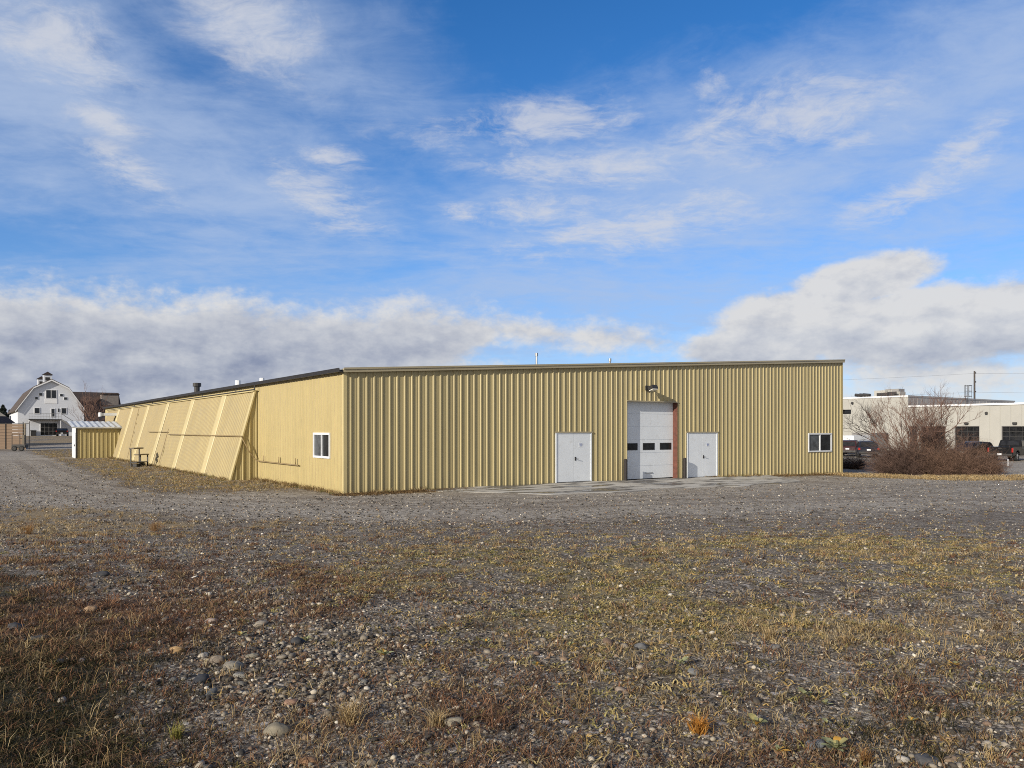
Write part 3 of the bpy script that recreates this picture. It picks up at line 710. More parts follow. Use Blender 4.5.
# old two-shelf work bench frame beside the sloped panels
Pr = hit(138.5, 466.5); rk = empty('work_bench', Pr, YAW+R(52), 'weathered two-level bench frame with grey planks by the sloped panels', 'bench')
k = Pr.y/F
mb = MB(); mb.box(-.62, .50, -.05, .25, 17.6*k, 18.9*k); mb.build('shelf_board', M['plank'], rk)
mb = MB(); mb.box(-.55, .70, -.30, .0, 11.4*k, 12.5*k); mb.build('shelf_board', M['plank'], rk)
for x, y, z in ((-.55, .18, 17.6), (-.15, -.2, 11.4), (.66, -.22, 11.4), (.42, .18, 17.6)):
    mb = MB(); mb.box(x-.03, x+.03, y-.03, y+.03, -.1, z*k); mb.build('leg', M['dark'], rk)
mb = MB(); mb.box(-.58, .62, -.2, .2, 3.8*k, 4.8*k); mb.box(-.5, .1, -.15, .12, 0.2*k, 2.6*k); mb.tube([(.2, -.1, .14), (.75, .05, .13)], .09, 8); mb.build('bottom_rail', M['dark'], rk)

# ------------------------------------------------------------------ white barn and its brown neighbour
BC = Vector((ray(17.7, 140), 140, 0)); BZ = zat(436.3, Vector((0, 143, 0)))
BC.z = BZ
barn = empty('gambrel_barn', BC, YAW, 'white gambrel barn with brown roof, two cupolas and a balcony', 'barn')
def b_x(px): r = (px-HX)/F; return (r*BC.y-BC.x)/(E1.x-r*E1.y)
def b_z(px, py): P = BC+E1*b_x(px); return zat(py, P)-BZ
BW = b_x(84); ze = b_z(17.7, 409); zk = b_z(33, 387.4); zp = b_z(51.5, 380); xk = BW*.235; BD = 34.0
gp = [(0, -1), (BW, -1), (BW, ze), (BW-xk, zk), (BW/2, zp), (xk, zk), (0, ze)]
mb = MB(); mb.prism(gp, 0, BD, lambda a, b, d: (a, d, b)); mb.build('wall', M['barnwhite'], barn)
mb = MB()
def rp(p, q, th=.16):
    mb.prism([p, q, (q[0], q[1]+th), (p[0], p[1]+th)], -.35, BD+.3, lambda a, b, d: (a, d, b))
rl = [(-.42, ze-.40), (xk-.02, zk+.03), (BW/2, zp+.05), (BW-xk+.02, zk+.03), (BW+.42, ze-.40)]
for p, q in zip(rl[:-1], rl[1:]): rp(p, q)
rf = mb.build('roof', M['shingle'], barn)
mb = MB()
for p, q in zip(rl[:-1], rl[1:]): mb.prism([(p[0], p[1]-.22), (q[0], q[1]-.22), (q[0], q[1]+.03), (p[0], p[1]+.03)], -.42, -.36, lambda a, b, d: (a, d, b))
mb.build('roof_trim', M['trim'], barn)
def b_d(px):
    P = BC+E1*(BW/2); r = (px-HX)/F; return (r*P.y-P.x)/(E2.x-r*E2.y)
for yy, ss in ((b_d(47.3), 1.15), (b_d(41.2), 1.15)):
    w = .62*ss; x = BW/2; zc = zp+.1
    mb = MB(); mb.box(x-w, x+w, yy-w, yy+w, zc-.6, zc+1.25*ss); cp = mb.build('cupola', M['barnwhite'], barn)
    mb = MB(); mb.prism([(-w-.22, 0), (w+.22, 0), (0, .62)], -w-.2, w+.2, lambda a, b, d: (x+a, yy+d, zc+1.22*ss+b)); mb.build('cupola_roof', M['shingle2'], cp)
    mb = MB(); mb.box(x-w*.55, x+w*.55, yy-w-.02, yy-w-.003, zc+.25, zc+.8*ss); mb.build('louvre', M['dark'], cp)
def bwin(xa, xb, ya, yb, trim=.10, name='window'):
    a, b = b_x(xa), b_x(xb); zl_, zh = b_z((xa+xb)/2, yb), b_z((xa+xb)/2, ya)
    mb = MB(); mb.box(a-trim, b+trim, -.06, -.003, zl_-trim, zh+trim); o = mb.build(name, M['trim'], barn)
    mb = MB(); mb.box(a, b, -.075, -.0605, zl_, zh); mb.build('pane', M['doorglass'], o); return o, a, b, zl_, zh
o, a, b, zl_, zh = bwin(46.2, 56, 390.2, 398); mb = MB(); mb.box((a+b)/2-.04, (a+b)/2+.04, -.09, -.0755, zl_, zh); mb.build('mullion', M['trim'], o)
mb = MB(); mb.box(a-.2, b+.2, -.05, -.003, zl_-1.05, zl_-.16); mb.build('loft_panel', M['trim'], barn)
for w in ((39.2, 42.2, 393, 395.7), (35.2, 37.8, 397, 399.4), (60, 62.8, 394, 396.2), (64, 66.8, 397.3, 399.7)): bwin(*w, trim=.04)
bwin(34.6, 39.4, 408, 413.4); bwin(61.5, 66, 408.2, 413.6); bwin(51.4, 54.4, 408.8, 416.6, name='balcony_door')
mb = MB(); a, b = b_x(58), b_x(59.2); mb.box(a, b, -.1, -.003, b_z(58, 412), b_z(58, 408.5)); mb.build('wall_light', M['dark'], barn)
o, a, b, zl_, zh = bwin(40.6, 57, 423.2, 435, name='barn_door')
mb = MB()
for q in (.25, .5, .75): mb.box(a+(b-a)*q-.025, a+(b-a)*q+.025, -.085, -.0755, zl_, zh)
for q in (.33, .66): mb.box(a, b, -.0845, -.0758, zl_+(zh-zl_)*q-.02, zl_+(zh-zl_)*q+.02)
mb.build('mullion', M['greymetal'], o)
# balcony with stairs running down to the right
za = b_z(45, 419.3); xa, xb = b_x(28.5), b_x(60.5)
mb = MB(); mb.box(xa, xb, -1.6, -.01, za-.18, za+.03); bal = mb.build('balcony', M['dark'], barn)
mb = MB()
for q in range(12): x = xa+(xb-xa)*q/11; mb.box(x-.02, x+.02, -1.58, -1.54, za+.03, za+1.05)
mb.box(xa, xb, -1.59, -1.53, za+1.05, za+1.10); mb.box(xa, xb, -1.58, -1.54, za+.5, za+.53); mb.build('railing', M['greymetal'], bal)
for x in (xa+.1, (xa+xb)/2-2.6, xb-.1):
    mb = MB(); mb.box(x-.06, x+.06, -1.55, -1.43, -.6, za-.18); mb.build('post', M['trim'], bal)
xs_ = b_x(72); zs = b_z(72, 429)
mb = MB(); mb.prism([(xb, za-.25), (xb+.05, za+.05), (xs_+.8, zs+.1), (xs_+.6, zs-.25)], -1.6, -.5, lambda a, b, d: (a, d, b)); st_ = mb.build('stairs', M['greymetal'], barn)
mb = MB(); mb.tube([(xb, -1.6, za+1.05), (xs_+.7, -1.6, zs+1.0)], .04, 5); mb.tube([(xs_+.7, -1.6, zs+1.0), (xs_+.7, -1.6, zs-.2)], .04, 5); mb.build('handrail', M['dark'], st_)
mb = MB(); a = b_x(30.5); b = b_x(35.8); mb.box(a, b, -1.0, -.2, -.3, b_z(33, 431)); mb.box(a-.05, b+.05, -1.06, -.15, b_z(33, 431), b_z(33, 430.2)); o = mb.build('storage_bin', M['dark']); o.location = BC; o.rotation_euler = (0, 0, YAW)
tag(o, 'black bin with flat lid left of the white barn door', 'bin')

# brown shingled barn behind
NB = Vector((ray(72, 168), 168, 1.1)); zr = zat(390.8, NB)-1.1
nb_ = empty('brown_barn', NB, YAW, 'dark brown shingled barn behind the white barn', 'barn')
nw = 9.6
mb = MB(); mb.box(0, nw, 0, 9, -1, zr-4.4); mb.prism([(0, zr-4.4), (9, zr-4.4), (4.5, zr-.3)], nw-.25, nw, lambda a, b, d: (d, a, b)); mb.prism([(0, zr-4.4), (9, zr-4.4), (4.5, zr-.3)], 0, .25, lambda a, b, d: (d, a, b)); mb.build('wall', M['brick'], nb_)
mb = MB(); mb.prism([(-.5, zr-4.7), (4.5, zr-.15), (4.5, zr), (-.5, zr-4.5)], -.4, nw+.3, lambda a, b, d: (d, a, b)); mb.prism([(9.5, zr-4.7), (4.5, zr-.15), (4.5, zr), (9.5, zr-4.5)], -.4, nw+.3, lambda a, b, d: (d, a, b)); mb.build('roof', M['shingle2'], nb_)
mb = MB(); mb.box(nw*.62, nw*.98, 1.2, 3.6, zr-4.5, zr-.55); dm = mb.build('dormer', M['brick'], nb_); mb = MB(); mb.box(nw*.60, nw+.02, 1.0, 3.9, zr-.55, zr-.4); mb.build('dormer_roof', M['shingle2'], dm)

# tan board fence, low dark shed roof and a cart in front of them
FP = hit(-14, 449); FP.z -= .05
fe = empty('board_fence', FP, R(-6), 'tan horizontal board fence panel with thin steel posts at far left', 'fence')
kf = FP.y/F; fw_ = 43*kf
mb = MB()
nbrd = 9; hgt = 25.5*kf
for i in range(nbrd): mb.box(0, fw_, .0, .05, i*hgt/nbrd, (i+1)*hgt/nbrd-.025)
mb.build('boards', M['tanwood'], fe)
for x, h in ((.1, 26), (fw_*.5, 26.5), (fw_-.3, 27.5), (fw_+.45, 28)):
    mb = MB(); mb.tube([(x, -.05, -.3), (x, -.05, h*kf)], .045, 6); mb.build('post', M['dark'], fe)
mb = MB(); mb.tube([(0, -.06, hgt+.02), (fw_+.45, -.06, hgt+.05)], .03, 6); mb.build('top_rail', M['dark'], fe)
mb = MB(); mb.box(fw_-.15, fw_+.05, -.14, -.06, 6*kf, 26*kf); mb.build('pale_board', M['plank'], fe)
SP = Vector((ray(-58, FP.y+6), FP.y+6, g(ray(-58, FP.y+6), FP.y+6))); ls = empty('low_shed', SP, YAW*0, 'low brown shed with dark pitched roof behind the tan fence', 'shed')
ks = SP.y/F; w = 54*ks
mb = MB(); mb.box(0, w, 0, 3, -.3, 24*ks); mb.build('wall', M['tanwood'], ls)
mb = MB(); mb.prism([(-.3, 24*ks), (w*.86, 31*ks), (w+.25, 24*ks)], -.3, 3.3, lambda a, b, d: (a, d, b)); mb.build('roof', M['shingle2'], ls)
CP = hit(19.5, 451); kc = CP.y/F; ct = empty('hand_cart', CP, R(8), 'dark steel cart with upright rails standing before the tan fence', 'cart')
mb = MB(); mb.box(-6*kc, 7*kc, -.35, .35, 3.2*kc, 6.5*kc); mb.build('bed', M['dark'], ct, bevel=.03)
for x, h in ((-6, 17), (1.2, 17), (6.2, 16)):
    mb = MB(); mb.tube([(x*kc, -.2, 5*kc), (x*kc, -.2, h*kc)], .035, 6); mb.build('upright', M['dark'], ct)
mb = MB(); mb.tube([(-6*kc, -.2, 17*kc), (1.2*kc, -.2, 17*kc)], .03, 6); mb.build('rail', M['dark'], ct)
mb = MB(); mb.tube([(1.2*kc, -.2, 12.5*kc), (6.2*kc, -.2, 12.5*kc)], .03, 6); mb.build('rail', M['dark'], ct)
mb = MB(); mb.box(3.6*kc, 5.2*kc, -.25, -.1, 6.4*kc, 16*kc); mb.build('pale_board', M['plank'], ct)
def wheel(parent, x, y, r, w, rimm='rim'):
    mb = MB(); pr = [(-w/2, r*.62), (-w/2, r*.9), (-w*.36, r), (w*.36, r), (w/2, r*.9), (w/2, r*.62)]
    n = 20; vs = []; fs = []
    for i in range(n):
        a = 2*math.pi*i/n
        for d, q in pr: vs.append((x+q*math.cos(a), y+d, r+q*math.sin(a)))
    kk = len(pr)
    for i in range(n):
        for j in range(kk-1): fs.append((i*kk+j, i*kk+j+1, ((i+1) % n)*kk+j+1, ((i+1) % n)*kk+j))
    mb.add(vs, fs); ty = mb.build('wheel', M['tyre'], parent, smooth=True)
    mb = MB()
    for sgn in (-1, 1):
        mb.tube([(x, y+sgn*w*.30, r), (x, y+sgn*w*.42, r)], r*.63, 18)
        for q in range(5):
            a = 2*math.pi*q/5; mb.box(-.02, .02, -.012, .012, .05, r*.6, Matrix.Translation((x, y+sgn*w*.44, r)) @ Matrix.Rotation(a, 4, 'Y'))
    mb.build('rim', M[rimm], ty)
for x in (-3.2, 3.4): wheel(ct, x*kc, -.36, 2.6*kc, .14, 'dark')

# ------------------------------------------------------------------ vehicles
def car_body(parent, W, outline, paint, name='body', taper=0.0, zt0=0.0, bevel=.05):
    """side outline (x,z) swept across the width; points above zt0 lean inwards"""
    def fn(a, b, d): 
        s = 1-taper*max(0, b-zt0); return (a, d*s, b)
    mb = MB(); mb.prism(outline, -W/2, W/2, fn); return mb.build(name, paint, parent, bevel=bevel)
def arch(x0, x1, cxs, r, zb):       # lower edge of a body with wheel arches
    pts = [(x0, zb)]
    for c in cxs:
        pts.append((c-r, zb))
        for q in range(1, 8): a = math.pi*(1-q/8); pts.append((c+r*math.cos(a), zb+.0+r*math.sin(a)*.92))
        pts.append((c+r, zb))
    pts.append((x1, zb)); return pts
def side_glass(parent, W, polys, taper, zt0):
    for sgn in (-1, 1):
        for poly in polys:
            mb = MB()
            f0 = lambda a, b, d: (a, sgn*(W/2*(1-taper*max(0, b-zt0))+d), b)
            mb.prism(poly, -.01, .008, f0); mb.build('side_window', M['doorglass'], parent)
def lights(parent, W, xr, zr0, zr1, xf, zf0, zf1, tw=.16):
    for sgn in (-1, 1):
        mb = MB(); mb.box(xr-.02, xr+.10, sgn*(W/2-tw), sgn*(W/2+.012), zr0, zr1); mb.build('tail_light', M['redlens'], parent)
        mb = MB(); mb.box(xf-.12, xf+.02, sgn*(W/2-.34), sgn*(W/2-.02), zf0, zf1); mb.build('headlight', M['lens'], parent)
def pickup(px, py, Y, heading, paint, label):
    X = ray(px, Y); o = empty('pickup_truck', (X, Y, g(X, Y)), heading, label, 'pickup truck')
    W = 1.95; L0, L1 = -2.9, 2.9
    low = arch(L0, L1, (-1.78, 1.85), .47, .48)
    car_body(o, W, low+[(L1+.02, .95), (2.75, 1.12), (1.25, 1.20), (1.2, 1.02), (-.78, 1.02), (-.80, 1.24), (L0, 1.24)], paint)
    mb = MB(); mb.box(L0-.03, L0+.0, -W/2+.1, W/2-.1, .70, 1.23); tg = mb.build('tailgate', paint, o, bevel=.01)
    mb = MB(); mb.box(L0-.06, L0-.031, -.16, .16, 1.05, 1.11); mb.build('handle', M['dark'], tg)
    cabo = [(-.78, 1.0), (1.32, 1.0), (1.22, 1.18), (.42, 1.80), (-.55, 1.84), (-.76, 1.30)]
    car_body(o, W-.04, cabo, paint, 'cab', .22, 1.18, .04)
    side_glass(o, W-.04, [[(-.66, 1.28), (.08, 1.26), (.08, 1.72), (-.52, 1.74)], [(.16, 1.26), (1.02, 1.24), (.40, 1.72), (.16, 1.72)]], .22, 1.18)
    mb = MB(); mb.add([(-.79, -.72, 1.34), (-.79, .72, 1.34), (-.595, .66, 1.74), (-.595, -.66, 1.74)], [(0, 1, 2, 3)]); mb.add([(1.225, -.8, 1.21), (1.225, .8, 1.21), (.50, .7, 1.76), (.50, -.7, 1.76)], [(0, 1, 2, 3)]); mb.build('windshield', M['doorglass'], o)
    mb = MB(); mb.box(L0-.17, L0-.035, -W/2+.02, W/2-.02, .50, .66); mb.build('bumper', M['dark'], o, bevel=.02)
    mb = MB(); mb.box(L1+.03, L1+.15, -W/2+.04, W/2-.04, .48, .70); mb.build('bumper', M['dark'], o, bevel=.02)
    mb = MB(); mb.box(L0-.19, L0-.172, -.17, .17, .53, .68); mb.build('licence_plate', M['plate'], o)
    lights(o, W, L0, .78, 1.16, L1, .80, .98)
    for x in (-1.78, 1.85):
        for y in (-.83, .83): wheel(o, x, y, .40, .25)
    for sgn in (-1, 1):
        mb = MB(); mb.box(.80, .92, sgn*.98, sgn*1.16, 1.22, 1.40); mb.build('mirror', M['dark'], o, bevel=.02)
    return o
def car(px, Y, heading, paint, label, suv=True):
    X = ray(px, Y); o = empty('parked_car', (X, Y, g(X, Y)), heading, label, 'car')
    W = 1.84; L0, L1 = -2.3, 2.35
    car_body(o, W, arch(L0, L1, (-1.38, 1.42), .39, .36)+[(L1+.02, .72), (2.2, .90), (1.1, 1.02), (-2.2, 1.06), (L0-.02, .9)], paint)
    top = [(-2.12, 1.0), (1.2, 1.0), (.35, 1.58), (-.4, 1.67), (-1.7, 1.60)] if suv else [(-1.85, 1.0), (1.15, 1.0), (.35, 1.38), (-.5, 1.44), (-1.1, 1.38)]
    car_body(o, W-.06, top, paint, 'cabin', .25, 1.0, .05)
    g1 = [[(-1.95, 1.08), (-.95, 1.07), (-.95, 1.54), (-1.65, 1.50)], [(-.87, 1.07), (.02, 1.07), (.02, 1.53), (-.87, 1.56)], [(.10, 1.07), (.95, 1.06), (.30, 1.48), (.10, 1.52)]] if suv else [[(-1.55, 1.07), (-.55, 1.06), (-.55, 1.36), (-1.08, 1.32)], [(-.47, 1.06), (.90, 1.05), (.32, 1.31), (-.47, 1.37)]]
    side_glass(o, W-.06, g1, .25, 1.0)
    p, q = (top[0], top[-1]); 
    def quad(p, q, w0, w1, off):
        f = lambda tt: (p[0]+(q[0]-p[0])*tt+off, p[1]+(q[1]-p[1])*tt)
        a, b = f(.14), f(.88); return [(a[0], -w0, a[1]), (a[0], w0, a[1]), (b[0], w1, b[1]), (b[0], -w1, b[1])]
    mb = MB(); mb.add(quad(p, q, .74, .62, -.014), [(0, 1, 2, 3)]); mb.add(quad(top[1], top[2], .76, .64, .014), [(0, 1, 2, 3)]); mb.build('windshield', M['doorglass'], o)
    mb = MB(); mb.box(L0-.09, L0-.015, -W/2+.06, W/2-.06, .42, .62); mb.build('bumper', M['dark'], o, bevel=.02)
    mb = MB(); mb.box(L0-.11, L0-.092, -.17, .17, .48, .62) if not suv else mb.box(L0-.05, L0-.02, -.17, .17, .72, .86); mb.build('licence_plate', M['plate'], o)
    lights(o, W, L0, .78, .98, L1, .66, .80)
    for x in (-1.38, 1.42):
        for y in (-.80, .80): wheel(o, x, y, .34, .21)
    return o
pickup(1013, 0, 68, R(38), M['black'], 'black pickup truck with pale plate parked at right behind the bush')
car(971, 69, R(205), M['black'], 'black car nosed behind the right end of the bare bush', suv=True)
car(850, 80, R(60), M['maroon'], 'dark red car parked left of the bare tree by the warehouse corner', suv=True)
car(866.5, 76, R(70), M['navy'], 'dark blue car with pale plate parked left of the bare tree', suv=True)
car(62.5, 137, R(118), M['black'], 'small black car parked in front of the white barn', suv=False)

# ------------------------------------------------------------------ beige commercial building on the right
Q0 = Vector((ray(1024, 90), 90, 0))         # a point of its long face; the face runs along E2
cb = empty('commercial_building', Q0+Vector((0, 0, -.4)), YAW, 'long beige metal commercial building with dark garage doors and white roof trim', 'building')
def c_y(px): r = (px-HX)/F; return (r*Q0.y-Q0.x)/(E2.x-r*E2.y)
def c_z(px, py): P = Q0+E2*c_y(px); return zat(py, P)+.4
yA = c_y(908); zx = c_z(1024, 403.2); zt = c_z(907, 396.0); yB = c_y(838)
gar = [(1002, 1029, 426.4), (955, 979.3, 426.4), (921, 945, 426.4), (910, 917, 426.4)]
holes = []
for pa, pb, pt in gar: holes.append((c_y(pb), c_y(pa), -.05, c_z((pa+pb)/2, pt)))
def panel_sheet(mb, L0, L1, top, bot, fn, openings): rib_sheet(mb, L0, L1, top, bot, fn, openings, pitch=1.15, h=.03)
mb = MB(); panel_sheet(mb, -34, yA, lambda a: zx, lambda a: -.8, lambda a, d, z: (-d, a, z), holes); mb.build('garage_wall', M['beige'], cb)
wh_ = (c_y(851), c_y(842), c_z(848, 414), c_z(848, 409.6))
mb = MB(); panel_sheet(mb, yA, yB+8, lambda a: zt, lambda a: -.8, lambda a, d, z: (-d, a, z), [wh_]); mb.build('tall_wall', M['beige'], cb)
mb = MB(); mb.box(.35, .4, wh_[0]-.05, wh_[1]+.05, wh_[2]-.05, wh_[3]+.05); mb.build('window', M['doorglass'], cb)
mb = MB(); panel_sheet(mb, 0, 33.0, lambda a: zt, lambda a: -.8, lambda a, d, z: (a, yA-d, z), []); mb.build('tall_end_wall', M['greymetal'], cb)
mb = MB(); mb.add([(33, yA, -.8), (33, yB+8, -.8), (33, yB+8, zt), (33, yA, zt)], [(0, 1, 2, 3)]); mb.add([(0, yB+8, -.8), (33, yB+8, -.8), (33, yB+8, zt), (0, yB+8, zt)], [(0, 1, 2, 3)]); mb.build('rear_wall', M['greymetal'], cb)
mb = MB(); mb.box(-.06, 33.1, yA-.04, yB+8, zt+.003, zt+.08); mb.build('tall_roof', M['roof'], cb)
mb = MB(); mb.box(-.1, -.061, yA-.06, yB+8, zt-.10, zt+.09); mb.build('roof_trim', M['trim'], cb)
mb = MB(); mb.box(-.1, 33.1, yA-.08, yA-.041, zt-.12, zt+.10); mb.build('roof_trim', M['greymetal'], cb)
mb = MB(); mb.box(-.08, 38, -34, yA-.1, zx+.003, zx+.07); mb.build('garage_roof', M['trim'], cb)
mb = MB(); mb.box(-.18, -.081, -34, yA-.09, zx-.14, zx+.08); mb.build('roof_trim', M['trim'], cb)
for i, (h0, h1, z0, z1) in enumerate(holes):
    mb = MB(); mb.box(.22, .28, h0-.05, h1+.05, -.1, z1+.05); gd = mb.build('garage_door', M['doorglass'] if i < 3 else M['dark'], cb)
    if i < 3:
        mb = MB(); nn = 4; mm = 5
        for q in range(nn+1): y = h0+(h1-h0)*q/nn; mb.box(.19, .2195, y-.025, y+.025, -.05, z1)
        for q in range(mm+1): z = z1*q/mm; mb.box(.192, .2190, h0, h1, z-.025, z+.025)
        mb.build('door_grid', M['dark'], gd)
    mb = MB(); mb.box(-.01, .25, h0-.07, h0, -.1, z1); mb.box(-.01, .25, h1, h1+.07, -.1, z1); mb.box(-.01, .25, h0-.07, h1+.07, z1, z1+.07); mb.build('door_frame', M['greymetal'], cb)
    if i < 3:
        ym = (h0+h1)/2; mb = MB(); mb.box(-.35, -.035, ym-.22, ym+.22, z1+.25, z1+.50); mb.build('wall_light', M['dark'], cb, bevel=.03)
for px, py in ((853, 403), (987, 413)):
    y = c_y(px); z = c_z(px, py); mb = MB(); mb.tube([(-.04, y, z), (-.2, y, z+.05)], .13, 8); mb.box(-.32, -.2, y-.14, y+.14, z-.15, z+.12); mb.build('wall_light', M['dark'], cb, bevel=.02)
# roof ladder with cage, units on the roof
_P = Q0+E2*(yA-.25); _r = (966.5-HX)/F; lx_ = (_r*_P.y-_P.x)/(E1.x-_r*E1.y); mb = MB(); zl0, zl1 = zx-.1, zt+2.0
P = Q0+E2*yA+E1*lx_
for q in (-.28, .28): mb.tube([(lx_+q, yA-.25, zl0), (lx_+q, yA-.25, zl1)], .03, 6)
for q in range(10): z = zl0+(zl1-zl0)*q/9.5; mb.tube([(lx_-.28, yA-.25, z), (lx_+.28, yA-.25, z)], .02, 5)
for zc in (zt+.35, zt+1.1, zt+1.9): mb.tube([(lx_+.65*math.cos(a), yA-.25-.7*math.sin(a), zc) for a in np.linspace(0, math.pi, 9)], .03, 5)
for a in (0.0, .8, 1.57, 2.3, math.pi): mb.tube([(lx_+.65*math.cos(a), yA-.25-.7*math.sin(a), zt+.2), (lx_+.65*math.cos(a), yA-.25-.7*math.sin(a), zt+1.9)], .025, 5)
mb.build('roof_ladder', M['dark'], cb)
for px, w, h, m_, nm in ((889, 2.6, .75, 'beige', 'rooftop_unit'), (898.5, 1.9, .85, 'greymetal', 'rooftop_unit'), (903, 1.0, .55, 'beige', 'rooftop_unit')):
    y = c_y(px)+3; x = 4.0; mb = MB(); mb.box(x, x+1.6, y-w/2, y+w/2, zt, zt+h*1.35+.1); un = mb.build(nm, M[m_], cb, bevel=.02)
    mb = MB(); mb.box(x-.02, x-.003, y-w*.35, y+w*.35, zt+.25, zt+h); mb.build('grille', M['dark'], un)
for px in (864, 868.5, 872):
    y = c_y(px)+3; mb = MB(); mb.tube([(4, y, zt), (4, y, zt+.45)], .2, 8); mb.tube([(4, y-.5, zt+.48), (4, y+.6, zt+.6)], .22, 8); mb.build('roof_vent', M['dark'], cb)
# pale trailer box and low grey structure in front of the tall wall
for px, Y, w, h, m_, nm, lab, cat in ((852, 86, 1.7, 18.5, 'white', 'box_trailer', 'white box trailer parked behind the cars left of the bare tree', 'trailer'), (870, 92, 2.0, 20, 'greymetal', 'storage_container', 'grey storage container behind the bare tree', 'container')):
    X = ray(px, Y); kz = Y/F; o = empty(nm, (X, Y, g(X, Y)), YAW, lab, cat)
    mb = MB(); mb.box(-w, w, -1.2, 1.2, .45, h*kz*.9+.2); bd = mb.build('box', M[m_], o, bevel=.04)
    mb = MB(); mb.box(-w*.9, w*.9, -1.0, 1.0, .28, .445); mb.build('chassis', M['dark'], o)
    mb = MB(); mb.box(-w-.02, -w-.003, -1.0, 1.0, .55, h*kz*.85); mb.build('door', M[m_], o)
    for x in (-w*.3, w*.3):
        for y in (-1.05, 1.05): wheel(o, x, y, .33, .2)
# utility pole and its wires
PX = ray(974.5, 140); pl_ = empty('utility_pole', (PX, 140, -.4), YAW, 'tall dark wooden utility pole beyond the beige building', 'utility pole')
zp_ = zat(371, Vector((0, 140, 0)))+.4
mb = MB(); mb.tube([(0, 0, -1), (0, 0, zp_)], .20, 8, .15); mb.build('post', M['pole'], pl_)
mb = MB()
for q in (.35, 2.0, 3.8): mb.box(-.12, .45, -.1, .1, zp_-q-.12, zp_-q+.12)
mb.build('insulator', M['pole'], pl_)
for i, (dzp, lab) in enumerate(((.45, 'topmost thin power wire on the utility pole'), (3.9, 'middle thin power wire on the utility pole'), (7.4, 'lowest thin power wire on the utility pole'))):
    z = zp_-.4-dzp; mb = MB()
    for far in (Vector((PX-75, 182, z+.6)), Vector((PX+75, 100, z-.5))):
        p0 = Vector((PX, 140, z)); path = []
        for k in range(13):
            tt = k/12; p = p0.lerp(far, tt); p.z -= 1.6*4*tt*(1-tt)*.5; path.append(p)
        mb.tube(path, .013, 4)
    tag(mb.build('power_wire', M['wire']), lab, 'wire', 'power wires on the utility pole')

# ------------------------------------------------------------------ trees and shrubs
def branch(rng, mb, p, d, L, r, depth, nmin=3, spread=.7, up=.12, wig=.12, sides=5, kids=(3, 5)):
    seg = 5; path = [Vector(p)]; dd = Vector(d).normalized(); pos = Vector(p); dirs = []
    for i in range(seg):
        dd = (dd+Vector((rng.gauss(0, wig), rng.gauss(0, wig), rng.gauss(0, wig)+up*.4))).normalized()
        pos = pos+dd*(L/seg); path.append(pos.copy()); dirs.append(dd.copy())
    mb.tube(path, r, max(3, sides), r*.45, cap=False)
    if depth <= 0: return
    for k in range(rng.randint(*kids)):
        i = rng.randint(1, seg); q = path[i]; bd = dirs[i-1]
        side = Vector((rng.gauss(0, 1), rng.gauss(0, 1), rng.gauss(0, .7))); side = (side-bd*side.dot(bd)).normalized()
        nd = (bd*(1-.35*spread)+side*spread*rng.uniform(.6, 1.1)+Vector((0, 0, up))).normalized()
        branch(rng, mb, q, nd, L*rng.uniform(.45, .72), r*.55, depth-1, nmin, spread, up, wig, sides-1, kids)
def bare_tree(name, px, Y, h, seed, label, m_, stems=6, lean=.55, depth=4, kids=(3, 5), group=None, r0=.07, trunk=.5):
    X = ray(px, Y); o = empty(name, (X, Y, g(X, Y)-.05), 0, label, 'tree', group); rng = random.Random(seed)
    mb = MB(); mb.tube([(0, 0, -.2), (.03, .02, trunk*.5), (.02, 0, trunk+.1)], r0*2.0, 8, r0*1.5); mb.build('trunk', m_, o, smooth=True)
    mb = MB()
    for k in range(stems):
        a = 2*math.pi*k/stems+rng.uniform(-.4, .4); sp = lean*rng.uniform(.55, 1.25)
        branch(rng, mb, (.05*math.cos(a), .05*math.sin(a), trunk), (math.cos(a)*sp, math.sin(a)*sp, 1), h*rng.uniform(.5, .68), r0*rng.uniform(.6, 1), depth, up=.16, kids=kids)
    mb.build('crown', m_, o, smooth=True); return o
bare_tree('bare_tree', 910, 48.2, 4.5, 5, 'leafless spreading tree with reddish twigs behind the brown bushes', M['bark'], stems=11, lean=1.0, depth=4, kids=(4, 5), r0=.06, trunk=.4)
bare_tree('bare_tree', 929, 48.6, 3.6, 8, 'smaller leafless tree right of the spreading one behind the bushes', M['bark'], stems=7, lean=.8, depth=4, kids=(3, 5), r0=.05, trunk=.4)
bare_tree('bare_tree', 97, 100, 5.4, 21, 'reddish leafless tree before the dark brown barn roof', M['bark'], stems=7, lean=.6, depth=4, kids=(3, 4), r0=.1, trunk=1.0)
